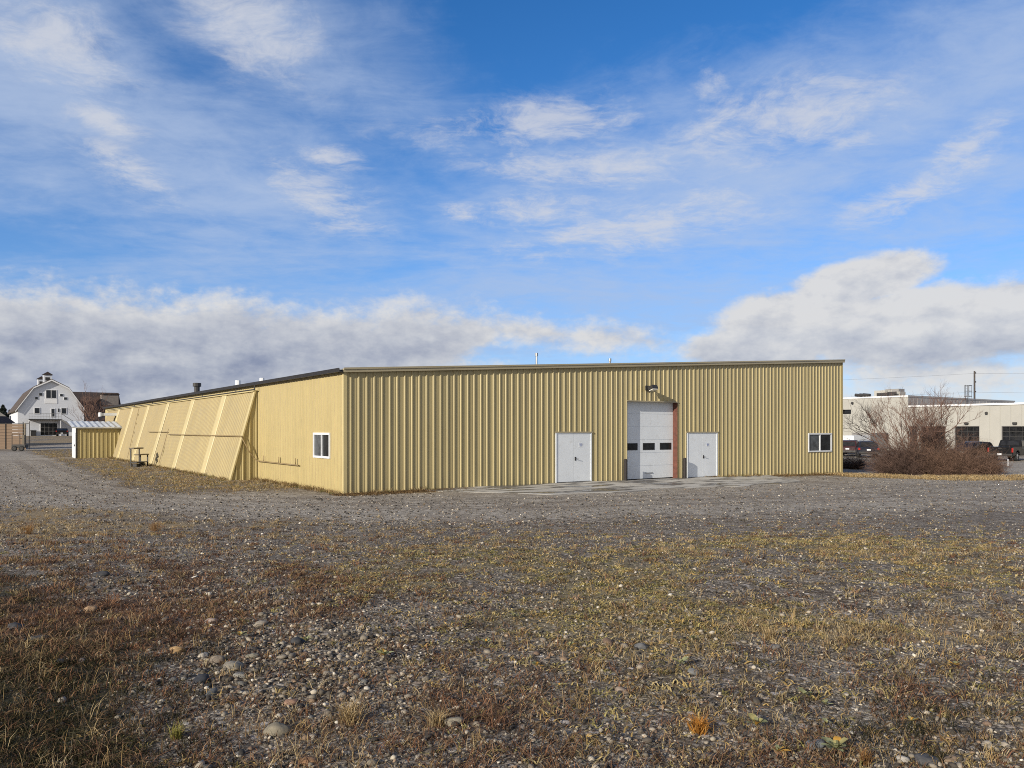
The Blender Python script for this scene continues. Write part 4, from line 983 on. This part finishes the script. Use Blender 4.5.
def bush(px, Y, rx, h, seed, label, m_, n=640):
    X = ray(px, Y); o = empty('bare_bush', (X, Y, g(X, Y)-.03), 0, label, 'bush', 'bare bushes beside the warehouse'); rng = random.Random(seed)
    mb = MB()
    for k in range(n):
        a = rng.uniform(0, 2*math.pi); rr = rx*.45*math.sqrt(rng.random()); p = Vector((rr*math.cos(a), rr*math.sin(a)*.8, 0))
        th = rng.uniform(0, 1)**.6*1.35; b = a+rng.gauss(0, .5); d = Vector((math.sin(th)*math.cos(b), math.sin(th)*math.sin(b), math.cos(th)+.10))
        L = (1/math.sqrt((math.sin(th)/rx/.72)**2+(math.cos(th)/h)**2))*rng.uniform(.55, 1.05)
        branch(rng, mb, p, d, L, rng.uniform(.009, .017), 2, spread=1.15, up=.05, wig=.24, sides=3, kids=(2, 4))
    mb.build('twigs', m_, o)
    mb = MB(); mb.tube([(0, 0, -.15), (0, 0, .12)], rx*.35, 10, rx*.3)
    for k in range(12):
        a = rng.uniform(0, 6.28); rr = rx*.30*rng.random(); p = Vector((rr*math.cos(a), rr*math.sin(a), -.1))
        mb.tube([p, p+Vector((rng.gauss(0, .1), rng.gauss(0, .1), .5))], .022, 5, .015)
    mb.build('stems', M['darktwig'], o); return o
bush(899, 46.9, 1.8, 1.9, 31, 'dark leafless bush below the spreading bare tree', M['darktwig'])
bush(924, 47.0, 2.0, 2.0, 32, 'middle brown leafless bush behind the white post', M['twig'])
bush(953, 47.1, 2.0, 1.95, 33, 'brown rounded leafless bush before the garage door', M['twig'])
bush(977, 47.2, 1.6, 1.35, 34, 'low brown bush at the right end of the bush row', M['twig'], 420)
bush(853, 53, 1.1, 1.1, 35, 'small sparse bush beside the right corner of the warehouse', M['darktwig'], 200)
bush(990, 49.0, .9, .55, 36, 'tiny low twiggy bush on the gravel edge by the black pickup', M['darktwig'], 120)

def conifer(px, Y, h, w, seed, label):
    X = ray(px, Y); o = empty('evergreen_tree', (X, Y, g(X, Y)-.1), 0, label, 'tree', 'dark trees beyond the barn'); rng = np.random.default_rng(seed)
    mb = MB(); mb.tube([(0, 0, 0), (0, 0, h*.9)], .18, 6, .04); mb.build('trunk', M['pole'], o)
    n = 2600; t_ = rng.random(n)**.8; z = h*(.12+.88*t_); rad = w*(1-t_)**.8*(.45+.55*np.sqrt(rng.random(n)))*(1+.25*np.sin(z*5)); a = rng.random(n)*6.283
    c = np.stack([rad*np.cos(a), rad*np.sin(a), z-rad*.25], -1); s = .22+.2*rng.random(n)
    u = rng.normal(size=(n, 3)); u /= np.linalg.norm(u, axis=1)[:, None]; v = np.cross(u, rng.normal(size=(n, 3))); v /= np.linalg.norm(v, axis=1)[:, None]
    V = np.stack([c-u*s[:, None], c+v*s[:, None]*.5, c+u*s[:, None]], 1).reshape(-1, 3)
    np_mesh('crown', V, np.arange(3*n).reshape(-1, 3), M['conifer'], parent=o)
conifer(3, 190, 7.4, 2.6, 1, 'dark evergreen tree at the far left edge beyond the barn')
conifer(-8, 196, 8.2, 3.2, 2, 'broad dark evergreen just outside left of the far evergreens')
conifer(10, 200, 6.4, 2.6, 3, 'shorter dark evergreen touching the left roof of the white barn')
HPt = Vector((ray(-2, 160), 160, 1.1)); hs2 = empty('white_house', HPt, YAW, 'small white house with grey roof at the far left edge', 'house')
mb = MB(); mb.box(-2, 2.4, 0, 6, -.5, 3.2); mb.build('wall', M['barnwhite'], hs2)
mb = MB(); mb.prism([(-2.3, 3.1), (.2, 5.0), (2.7, 3.1)], -.3, 6.3, lambda a, b, d: (a, d, b)); mb.build('roof', M['greymetal'], hs2)
mb = MB(); mb.box(.4, 1.4, -.03, -.003, 1.0, 2.2); mb.build('window', M['doorglass'], hs2)

# little white marker posts
for px, py, hh, lab in ((907.5, 473.5, .52, 'white marker post in front of the middle bare bush'), (1008, 466, .36, 'short white marker post on the gravel edge by the black pickup'), (879.5, 465, .3, 'short pale marker stub left of the bushes')):
    P = hit(px, py); k = P.y/F; mb = MB(); h = 10*k if hh > .5 else (6.5*k if hh > .33 else 4*k)
    mb.tube([(0, 0, -.15), (0, 0, h), (0, 0, h+.03)], .035, 8); mb.tube([(0, 0, h*.82), (0, 0, h*.9)], .045, 8)
    o = mb.build('marker_post', M['white']); o.location = P; tag(o, lab, 'post', 'white marker posts by the bushes')

# ------------------------------------------------------------------ ground scatter: gravel, weeds, dry grass
def sample(n, y0, y1, p=2.0, wide=.86):
    """random lot positions, thinning with distance"""
    u = RNG.random(n)
    if abs(p-2) < 1e-6: Y = y0*(y1/y0)**u
    else: Y = (y0**(2-p)+u*(y1**(2-p)-y0**(2-p)))**(1/(2-p))
    X = (RNG.random(n)*2-1)*wide*Y
    return X, Y
def templates(sub, n, seed, flat=.62):
    out = []; rng = np.random.default_rng(seed)
    for k in range(n):
        bm = bmesh.new(); bmesh.ops.create_icosphere(bm, subdivisions=sub, radius=1)
        V = np.array([v.co[:] for v in bm.verts]); T = np.array([[v.index for v in f.verts] for f in bm.faces]); bm.free()
        w = rng.normal(size=(5, 3))*1.1; ph_ = rng.random(5)*6.28
        V = V*(1+.07*sum(np.sin(V@w[i]*1.6+ph_[i]) for i in range(5)))[:, None]
        if sub < 2: V = V*(1+rng.normal(size=len(V))*.10)[:, None]
        V = V*np.array([1, rng.uniform(.62, .95), rng.uniform(flat-.18, flat+.12)])
        out.append((V, T))
    return out
STONE = np.array([(.062, .053, .043), (.12, .102, .08), (.20, .172, .134), (.31, .267, .21), (.042, .038, .035), (.41, .36, .285), (.25, .175, .115), (.53, .475, .39), (.17, .115, .08), (.68, .63, .55), (.115, .112, .105)])
SW = np.array([.18, .17, .15, .14, .13, .07, .06, .028, .04, .004, .03]); SW = SW/SW.sum()
def scatter_stones(name, X, Y, r, tem, label, smooth=True, sink=.25):
    n = len(X); Z = G(X, Y); VV = []; TT = []; CC = []; off = 0
    which = RNG.integers(0, len(tem), n); a = RNG.random(n)*6.283; col = STONE[RNG.choice(len(STONE), n, p=SW)]*RNG.uniform(.75, 1.25, n)[:, None]
    tilt = RNG.normal(size=n)*.22
    for k, (V, T) in enumerate(tem):
        s = np.where(which == k)[0]; m = len(s)
        if not m: continue
        P = V[None]*r[s][:, None, None]*RNG.uniform(.8, 1.25, (m, 1, 3))
        ct, stt = np.cos(tilt[s])[:, None], np.sin(tilt[s])[:, None]
        x = P[..., 0]*ct-P[..., 2]*stt; z = P[..., 0]*stt+P[..., 2]*ct; y = P[..., 1]
        c_, s_ = np.cos(a[s])[:, None], np.sin(a[s])[:, None]
        W3 = np.stack([x*c_-y*s_+X[s][:, None], x*s_+y*c_+Y[s][:, None], z+Z[s][:, None]+(r[s]*(.55-sink))[:, None]], -1)
        VV.append(W3.reshape(-1, 3)); TT.append((T[None]+(np.arange(m)*len(V))[:, None, None]+off).reshape(-1, 3)); off += m*len(V)
        CC.append(np.repeat(col[s], len(V), 0))
    o = np_mesh(name, np.concatenate(VV), np.concatenate(TT), M['pebble'], np.concatenate(CC), smooth=smooth)
    return tag(o, label, 'gravel', kind='stuff')
def pile(X, Y):       # stony spots of the lot
    px = HX+F*X/Y; py = HY+F*(CAMZ-G(X, Y))/Y
    b = lambda cx, cy, rx, ry: np.exp(-(((px-cx)/rx)**2+((py-cy)/ry)**2))
    return b(250, 675, 85, 45)+.7*b(210, 590, 90, 30)+.5*b(330, 650, 80, 50)+.5*b(880, 750, 120, 25)+.35*b(420, 700, 120, 60)+.25*b(640, 640, 100, 60)
for nm, cnt, ya, yb, sub, lab in (('gravel', 30000, 3.1, 5.6, 1, 'loose chips of stone nearest the viewer on the lot'), ('gravel_chips', 85000, 5.6, 19, 0, 'loose dark and pale stone chips spread over the middle of the lot')):
    X, Y = sample(cnt, ya, yb, 2.1); dvp, ygp, rdp, stp, dkp = masks(X, Y); pp = pile(X, Y)
    keep = RNG.random(len(X)) < np.clip(.62+.5*pp-.35*rdp-.5*dkp-.15*ygp, .12, 1)
    X, Y = X[keep], Y[keep]; r = np.exp(RNG.normal(math.log(.0070), .50, len(X)))*(1+.55*np.clip(pp[keep], 0, 1))*(1+.035*np.maximum(Y-6, 0))
    scatter_stones(nm, X, Y, np.clip(r, .0035, .030), templates(sub, 8, 5), lab, smooth=sub > 0)
X, Y = sample(2600, 3.2, 22, 2.2); keep = RNG.random(len(X)) < np.clip(.035+.75*pile(X, Y)**1.6, 0, 1)*(1-.6*masks(X, Y)[4])
X, Y = X[keep], Y[keep]; r = np.clip(np.exp(RNG.normal(math.log(.020), .38, len(X))), .014, .052)
scatter_stones('cobbles', X, Y, r, templates(2, 8, 9), 'rounded river cobbles thrown together among the gravel')

X, Y = sample(42000, 12, 50, 1.7, .74); keep = (masks(X, Y)[0] > .25) & (RNG.random(len(X)) < .8) & (((X-A.x)*E2.x+(Y-A.y)*E2.y < -.4) | ((X-A.x)*E1.x+(Y-A.y)*E1.y < -2)) & ~(((X-A.x)*E1.x+(Y-A.y)*E1.y > 3) & ((X-A.x)*E1.x+(Y-A.y)*E1.y < 24) & ((X-A.x)*E2.x+(Y-A.y)*E2.y > -4.8)); X, Y = X[keep], Y[keep]
scatter_stones('road_gravel', X, Y, np.clip(np.exp(RNG.normal(math.log(.019), .35, len(X))), .01, .045), templates(1, 4, 15), 'crushed grey gravel chips lying on the gravel road')

def blades(name, base, h, w, lean, col, mtl, label, cat, tipcol=1.25, curl=.5):
    n = len(base); a = RNG.random(n)*6.283; tw = RNG.random(n)*6.283
    d = np.stack([np.cos(a), np.sin(a), np.zeros(n)], -1); s = np.stack([np.cos(tw), np.sin(tw), np.zeros(n)], -1)*w[:, None]
    up = np.array([0, 0, 1.0]); m = base+d*(lean*h*.45)[:, None]+up*(h*.55)[:, None]; tip = base+d*(lean*h*(1+curl))[:, None]+up*(h*(1-.35*np.minimum(lean, 1)))[:, None]
    V = np.stack([base-s*.5, base+s*.5, m-s*.38, m+s*.38, tip], 1).reshape(-1, 3)
    k = np.arange(n)[:, None, None]*5; T = (np.array([[0, 1, 3], [0, 3, 2], [2, 3, 4]])[None]+k).reshape(-1, 3)
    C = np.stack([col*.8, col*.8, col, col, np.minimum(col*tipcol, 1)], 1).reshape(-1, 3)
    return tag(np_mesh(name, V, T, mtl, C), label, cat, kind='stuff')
def tufts(X, Y, per, rad):
    n = len(X); k = RNG.integers(per[0], per[1]+1, n); idx = np.repeat(np.arange(n), k)
    bx = X[idx]+RNG.normal(size=len(idx))*rad; by = Y[idx]+RNG.normal(size=len(idx))*rad
    return idx, np.stack([bx, by, G(bx, by)-.004], -1)
def pick(pal, n, jit=.25):
    pal = np.array(pal); return pal[RNG.integers(0, len(pal), n)]*RNG.uniform(1-jit, 1+jit, n)[:, None]
STRAW = [(.46, .345, .18), (.35, .255, .125), (.52, .41, .24), (.28, .19, .10), (.40, .27, .12)]
REDS = [(.18, .092, .053), (.225, .115, .064), (.13, .075, .048), (.29, .18, .105), (.10, .066, .045), (.24, .155, .085)]
YGRN = [(.40, .31, .13), (.31, .265, .10), (.46, .36, .17), (.25, .215, .085), (.42, .29, .11), (.24, .17, .08)]
DGRN = [(.022, .026, .012), (.036, .036, .016), (.06, .05, .024), (.034, .028, .016)]  # grass greens with the near left shadow in their colour
# dry tan grass
X, Y = sample(24000, 3.0, 24, 2.0); mk = masks(X, Y); keep = RNG.random(len(X)) < np.clip(mk[3]*.95+.07*(mk[0] < .5), 0, 1); X, Y = X[keep], Y[keep]
i, B = tufts(X, Y, (5, 14), .03); n = len(B); hh = RNG.uniform(.025, .10, len(X))[i]*RNG.uniform(.5, 1.2, n)
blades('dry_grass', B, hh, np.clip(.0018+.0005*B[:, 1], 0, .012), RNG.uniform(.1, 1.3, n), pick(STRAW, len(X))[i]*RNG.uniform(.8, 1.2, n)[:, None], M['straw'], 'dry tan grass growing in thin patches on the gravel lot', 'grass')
# rusty brown weeds
X, Y = sample(26000, 3.0, 20, 2.0); mk = masks(X, Y); keep = RNG.random(len(X)) < np.clip(mk[2]*1.0+.09*(mk[0] < .5), 0, 1); X, Y = X[keep], Y[keep]
i, B = tufts(X, Y, (6, 14), .045); n = len(B); hh = RNG.uniform(.025, .085, len(X))[i]*RNG.uniform(.5, 1.25, n)
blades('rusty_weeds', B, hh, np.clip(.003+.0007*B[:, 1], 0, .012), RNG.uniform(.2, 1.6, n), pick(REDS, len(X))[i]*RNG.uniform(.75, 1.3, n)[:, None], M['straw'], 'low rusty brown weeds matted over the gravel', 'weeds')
# yellow-green creeping cover
X, Y = sample(30000, 3.0, 26, 1.8); mk = masks(X, Y); keep = RNG.random(len(X)) < np.clip(mk[1]*.75+.04*(mk[0] < .5), 0, 1); X, Y = X[keep], Y[keep]
i, B = tufts(X, Y, (6, 14), .04); n = len(B); hh = RNG.uniform(.016, .045, len(X))[i]*RNG.uniform(.6, 1.2, n)
blades('ground_cover', B, hh, np.clip(.008+.0008*B[:, 1], 0, .022), RNG.uniform(.5, 2.2, n), pick(YGRN, len(X))[i]*RNG.uniform(.75, 1.3, n)[:, None], M['leaf'], 'yellow green creeping weeds in patches on the gravel', 'weeds')
# dark green grass in the near left corner, the shadow there painted in
X, Y = sample(16000, 2.8, 12, 2.0); mk = masks(X, Y); keep = RNG.random(len(X)) < np.clip(mk[4]*.95, 0, 1); X, Y = X[keep], Y[keep]
i, B = tufts(X, Y, (8, 18), .045); n = len(B); hh = RNG.uniform(.03, .095, len(X))[i]*RNG.uniform(.5, 1.2, n)
blades('green_grass', B, hh, np.full(n, .0045), RNG.uniform(.15, 1.3, n), pick(DGRN+DGRN+[(.16, .12, .055)], n), M['straw'], 'dark green grass with dry stems and painted-in shadow at the near left corner', 'grass')
# tall dry stems standing out of the weeds
X, Y = sample(1500, 3.3, 20, 2.0); mk = masks(X, Y); keep = RNG.random(len(X)) < np.clip(mk[3]*.5+mk[4]*.5+mk[2]*.12, 0, 1); X, Y = X[keep], Y[keep]
i, B = tufts(X, Y, (2, 5), .03); n = len(B)
blades('dry_stems', B, RNG.uniform(.08, .20, n), np.clip(.0018+.0003*B[:, 1], 0, .01), RNG.uniform(.05, .5, n), pick(STRAW, n), M['straw'], 'thin upright dry stalks standing above the weeds', 'grass')
# grass strip along the warehouse, straw verge by the bushes and litter at the wall foot
n0 = 15000; ly = 1.0+73*RNG.random(n0)**1.5; lx = -.1-6.0*RNG.random(n0); X = A.x+E1.x*lx+E2.x*ly; Y = A.y+E1.y*lx+E2.y*ly; mk = masks(X, Y)
keep = (RNG.random(n0) < np.clip((mk[1]+mk[3])*.8, 0, 1)) & ~((lx > -1.3) & (ly > 9.7) & (ly < 54)) & ~((ly > sy-.2) & (ly < sy+3.4) & (lx > -4.3)); X, Y = X[keep], Y[keep]
i, B = tufts(X, Y, (4, 8), .07); n = len(B); mixc = np.where((RNG.random(len(X)) < .3)[:, None], pick(YGRN, len(X)), pick(STRAW, len(X))*.95)[i]
blades('grass_strip', B, RNG.uniform(.03, .12, n), np.full(n, .022), RNG.uniform(.3, 1.6, n), mixc, M['straw'], 'mown yellowing grass strip along the sloped panels', 'grass')
n0 = 11000; X = RNG.uniform(18.4, 62, n0); Y = RNG.uniform(40.4, 46.0, n0); keep = RNG.random(n0) < np.clip(masks(X, Y)[3], 0, 1); X, Y = X[keep], Y[keep]
i, B = tufts(X, Y, (4, 8), .09); n = len(B)
blades('dry_verge_grass', B, RNG.uniform(.05, .18, n), np.full(n, .025), RNG.uniform(.2, 1.2, n), pick(STRAW, n)*1.05, M['straw'], 'band of straw coloured grass in front of the bare bushes', 'grass')
n0 = 2600; lx = RNG.uniform(-.5, 5.2, n0)**1.0; ly = -np.abs(RNG.normal(size=n0))*.42-.06; lx2 = RNG.uniform(24, 31.2, n0); lx = np.where(RNG.random(n0) < .6, lx, lx2)
X = A.x+E1.x*lx+E2.x*ly; Y = A.y+E1.y*lx+E2.y*ly; i, B = tufts(X, Y, (3, 6), .05); n = len(B)
blades('leaf_litter', B, RNG.uniform(.02, .07, n), np.full(n, .03), RNG.uniform(.8, 2.4, n), pick([(.20, .13, .06), (.30, .20, .10), (.13, .085, .045)], n), M['straw'], 'brown leaf litter blown against the foot of the front wall', 'litter')

n0 = 420; lx = RNG.uniform(0, 31, n0); lx = lx[(lx < 3.5) | (lx > 19)]; ly = -np.abs(RNG.normal(size=len(lx)))*.16-.05
sy2 = RNG.uniform(0, 9.7, 260); ty2 = RNG.uniform(9.8, 54, 520)
lx = np.concatenate([lx, -np.abs(RNG.normal(size=260))*.16-.06, -1.26-np.abs(RNG.normal(size=520))*.2]); ly = np.concatenate([ly, sy2, ty2])
X = A.x+E1.x*lx+E2.x*ly; Y = A.y+E1.y*lx+E2.y*ly; i, B = tufts(X, Y, (5, 12), .05); n = len(B)
blades('wall_foot_weeds', B, (RNG.uniform(.06, .26, len(X))[i])*RNG.uniform(.4, 1.1, n), np.full(n, .016), RNG.uniform(.1, 1.0, n), pick(STRAW+[(.2, .19, .07), (.16, .10, .05)], len(X))[i]*.85, M['straw'], 'dry weeds growing along the foot of the yellow walls', 'weeds')

# ------------------------------------------------------------------ single rocks, rosettes and tufts one can point to
ROCKT = templates(3, 6, 77, .66)
def rock(px, py, wpx, col, label, seed, rz=0.0, flat=1.0):
    P = hit(px, py+wpx*.22); s = wpx/2*P.y/F; V, T = ROCKT[seed % len(ROCKT)]
    V = V*np.array([1, 1, flat])*s; rng = np.random.default_rng(seed)
    V = V+V/np.maximum(np.linalg.norm(V, axis=1)[:, None], 1e-6)*(fbm(V[:, 0]/s*1.5+seed, V[:, 1]/s*1.5+V[:, 2]/s*2, 3)-.5)[:, None]*s*.42
    cc = np.array(col)[None]*(.8+.4*fbm(V[:, 0]/s*3+seed, V[:, 2]/s*3, 3))[:, None]
    o = np_mesh('river_rock', V, T, M['rock'], cc, smooth=True); o.location = (P.x, P.y, P.z+s*.20*flat); o.rotation_euler = (rng.normal()*.1, rng.normal()*.1, rz)
    tag(o, label, 'rock', 'larger river rocks on the lot')
gy_, dk_, tn_, or_, pk_, br_ = (.20, .185, .165), (.05, .05, .053), (.27, .225, .165), (.33, .215, .105), (.33, .265, .225), (.16, .115, .085)
for a in ((178, 649, 15, or_, 'ochre egg-shaped rock left of the cobble pile', 1, .2), (233, 664.5, 20, (.23, .21, .175), 'biggest grey-tan boulder in the cobble pile', 2, .1), (201, 678, 18, (.035, .038, .046), 'black rock at the lower left of the cobble pile', 3, .5),
          (102, 572.5, 15, dk_, 'dark grey stone among the far left reddish weeds', 4, 0), (90, 609, 13, (.30, .20, .12), 'orange-brown stone lying in reddish weeds below the far dark stone', 5, .4), (16.5, 626, 16, dk_, 'dark round stone near the left edge of the lot', 6, 0),
          (39, 637, 17, dk_, 'dark flat stone beside the round one near the left edge', 7, .3), (277, 729, 24, (.205, .18, .135), 'large olive-grey rock nearest below the cobble pile', 8, -.1), (217, 659, 15, (.20, .165, .13), 'tan-brown rock touching the biggest boulder of the pile', 9, .6),
          (211, 619.5, 13, pk_, 'pinkish stone alone above the cobble pile', 10, .3), (298, 640.5, 14, dk_, 'dark stone at the upper right of the cobble pile', 11, .8), (241, 674.5, 13, (.24, .225, .195), 'pale grey stone just below the biggest boulder', 12, 0),
          (212, 692, 13, (.10, .105, .11), 'slate grey stone at the bottom of the cobble pile', 13, 1.0), (61, 661, 11, dk_, 'small dark stone in the grass at left', 14, 0), (82, 660, 8, pk_, 'small pale pink stone in the grass at left', 15, 0),
          (292, 700, 15, (.27, .165, .115), 'reddish stone right of the pile above the large olive rock', 16, .3), (203, 655, 10, (.42, .37, .30), 'cream coloured stone on top of the cobble pile', 17, .7), (252, 655, 12, (.21, .19, .145), 'olive stone behind the biggest boulder', 18, .2),
          (454, 720, 22, (.30, .265, .20), 'flat tan rock by dry grass below the middle of the lot', 19, .5), (641, 645, 14, (.14, .14, .142), 'flat grey slab stone in the middle of the lot', 20, .1), (622, 689, 15, (.24, .19, .15), 'flat pinkish brown stone right of the yellowing plants', 21, -.2),
          (814, 742, 21, (.145, .155, .165), 'blue-grey rock behind the largest felty plant', 22, .2), (708, 756, 15, (.12, .10, .085), 'dark brown stone below the orange grass tuft', 23, .1), (929, 757, 25, (.085, .083, .083), 'long dark flat rock at the lower right', 24, 0),
          (951, 758, 17, (.24, .175, .12), 'tan-brown rock beside the long dark flat rock', 25, .3), (986, 744, 13, (.30, .265, .22), 'light stone near the lower right corner', 26, .5), (902, 757, 14, (.36, .33, .29), 'whitish stone left of the long dark flat rock', 27, .2),
          (775, 645, 12, (.15, .145, .14), 'grey stone among dry grass at right of centre', 28, .4), (693, 671, 11, (.16, .16, .16), 'small grey stone beside a pale green rosette', 29, .1), (310, 760, 16, (.27, .15, .08), 'rusty orange stone at the bottom edge of the lot', 30, .2)):
    rock(*a[:6], rz=a[6], flat=.72 if 'flat' in a[4] else 1.0)
def rosette(px, py, wpx, seed, label, nl=9, yellow=0.0, group='felty rosette plants on the gravel'):
    P = hit(px, py+2); R0 = wpx/2*P.y/F; rng = np.random.default_rng(seed); VV = []; TT = []; CC = []; off = 0
    nl = int(nl*1.5)
    for k in range(nl):
        a = 2.4*k+rng.normal()*.35; inner = k/nl; L = R0*(1.1-.5*inner)*rng.uniform(.65, 1.2); w = L*rng.uniform(.19, .26); el_ = .42+inner*.85+rng.normal()*.2
        rows = []
        for q in np.linspace(0, 1, 6):
            ww = w*(.22+.78*math.sin(math.pi*min(1, max(0, q*1.02-.06)))*(.45+.75*q)) if q < .99 else w*.25; rr = L*q; zz_ = .034+rr*math.sin(el_)*(1-.35*q*q); xx = rr*math.cos(el_)
            for s_ in (-1, 0, 1): rows.append((xx, s_*ww, zz_+(.22*ww if s_ else 0)))
        V = np.array(rows); c_, s_ = math.cos(a), math.sin(a); V = np.stack([V[:, 0]*c_-V[:, 1]*s_, V[:, 0]*s_+V[:, 1]*c_, V[:, 2]], -1)
        T = []
        for q in range(5):
            for j in range(2): i0 = q*3+j; T += [[i0, i0+3, i0+4], [i0, i0+4, i0+1]]
        col = np.array((.30, .31, .165))*rng.uniform(.55, 1.35)
        if rng.random() < yellow: col = np.array((.50, .28, .06))*rng.uniform(.8, 1.1)
        elif rng.random() < .25: col = np.array((.36, .32, .14))
        VV.append(V); TT.append(np.array(T)+off); off += len(V); CC.append(np.repeat(col[None], len(V), 0))
    o = np_mesh('rosette_plant', np.concatenate(VV), np.concatenate(TT), M['leaf'], np.concatenate(CC), smooth=True); o.location = P
    tag(o, label, 'plant', group)
for a in ((836, 753, 36, 'largest felty green rosette with an orange leaf at the bottom edge', 15, .12), (756, 729, 32, 'sprawling pale rosette right of the orange grass tuft', 9, .25), (804, 698, 20, 'upright pale green rosette above the spread plant', 8, .05), (826, 708, 16, 'round cabbage-like pale rosette right of the upright one', 8, 0),
          (680, 666, 20, 'green rosette beside a small grey stone right of centre', 9, .1), (911, 725, 18, 'yellow green rosette with a folded leaf at lower right', 6, .2), (827, 727, 14, 'small rosette directly behind the blue-grey rock', 6, .1), (693, 641, 14, 'far green rosette above the one beside the grey stone', 8, 0),
          (384, 658, 20, 'pale green rosette alone left of the middle of the lot', 9, .05), (537, 669, 17, 'glossy green rosette with a yellow leaf in the middle', 7, .25), (559, 689, 14, 'small two-leaved green plant below the glossy rosette', 5, .1), (486, 645, 16, 'yellow green rosette left of the glossy one', 8, .1),
          (514, 618, 14, 'bright green narrow rosette in the middle distance', 8, 0), (240, 638, 18, 'yellowing rosette above the cobble pile', 8, .4), (306, 643, 15, 'pale rosette beside the dark stone of the cobble pile', 8, .1), (778, 756, 20, 'yellow-tipped rosette left of the largest felty plant', 8, .3),
          (570, 648, 13, 'tiny pale rosette right of the glossy plant', 6, .1), (870, 668, 14, 'small dull green rosette among dry grass at right', 7, .1), (955, 668, 16, 'dull yellow rosette far right among dry grass', 7, .3), (640, 626, 12, 'distant pale rosette near the flat grey slab', 7, 0)):
    rosette(a[0], a[1], a[2], int(a[0]*7+a[1]), a[3], a[4], a[5])
def tuft(px, py, hpx, n, pal, label, seed, name='grass_tuft'):
    P = hit(px, py); h = hpx*P.y/F; st0 = RNG.random(); B = np.zeros((n, 3)); B[:, :2] = RNG.normal(size=(n, 2))*h*.16
    o = blades(name, B, h*RNG.uniform(.6, 1.05, n), np.full(n, .004), RNG.uniform(.05, .9, n), pick(pal, n), M['straw'], label, 'grass tuft')
    del o['kind']; o.location = P; o['group'] = 'grass tufts one by one on the lot'
ORG = [(.46, .20, .035), (.52, .27, .07), (.38, .16, .03)]
tuft(699, 733, 22, 170, ORG, 'bright orange dry grass tuft at the lower middle', 1)
tuft(866, 764, 16, 130, [(.24, .12, .05), (.3, .17, .06)], 'rusty grass tuft touching the largest felty plant at bottom', 2)
tuft(350, 724, 28, 160, STRAW, 'pale straw tuft right of the large olive rock', 3)
tuft(437, 727, 22, 120, STRAW, 'pale straw tuft left of the flat tan rock', 4)
tuft(176, 738, 18, 90, [(.33, .29, .08), (.26, .24, .07)], 'yellowish grass tuft in the lower left', 5)
tuft(155, 531, 14, 120, [(.36, .2, .08), (.3, .17, .07)], 'orange-tan tall tuft by the road at left', 6)
tuft(28, 534, 16, 120, [(.36, .2, .08), (.3, .17, .07)], 'orange-tan tall tuft by the road at the far left', 7)
tuft(770, 640, 18, 110, STRAW, 'straw tuft beside the grey stone right of centre', 8)
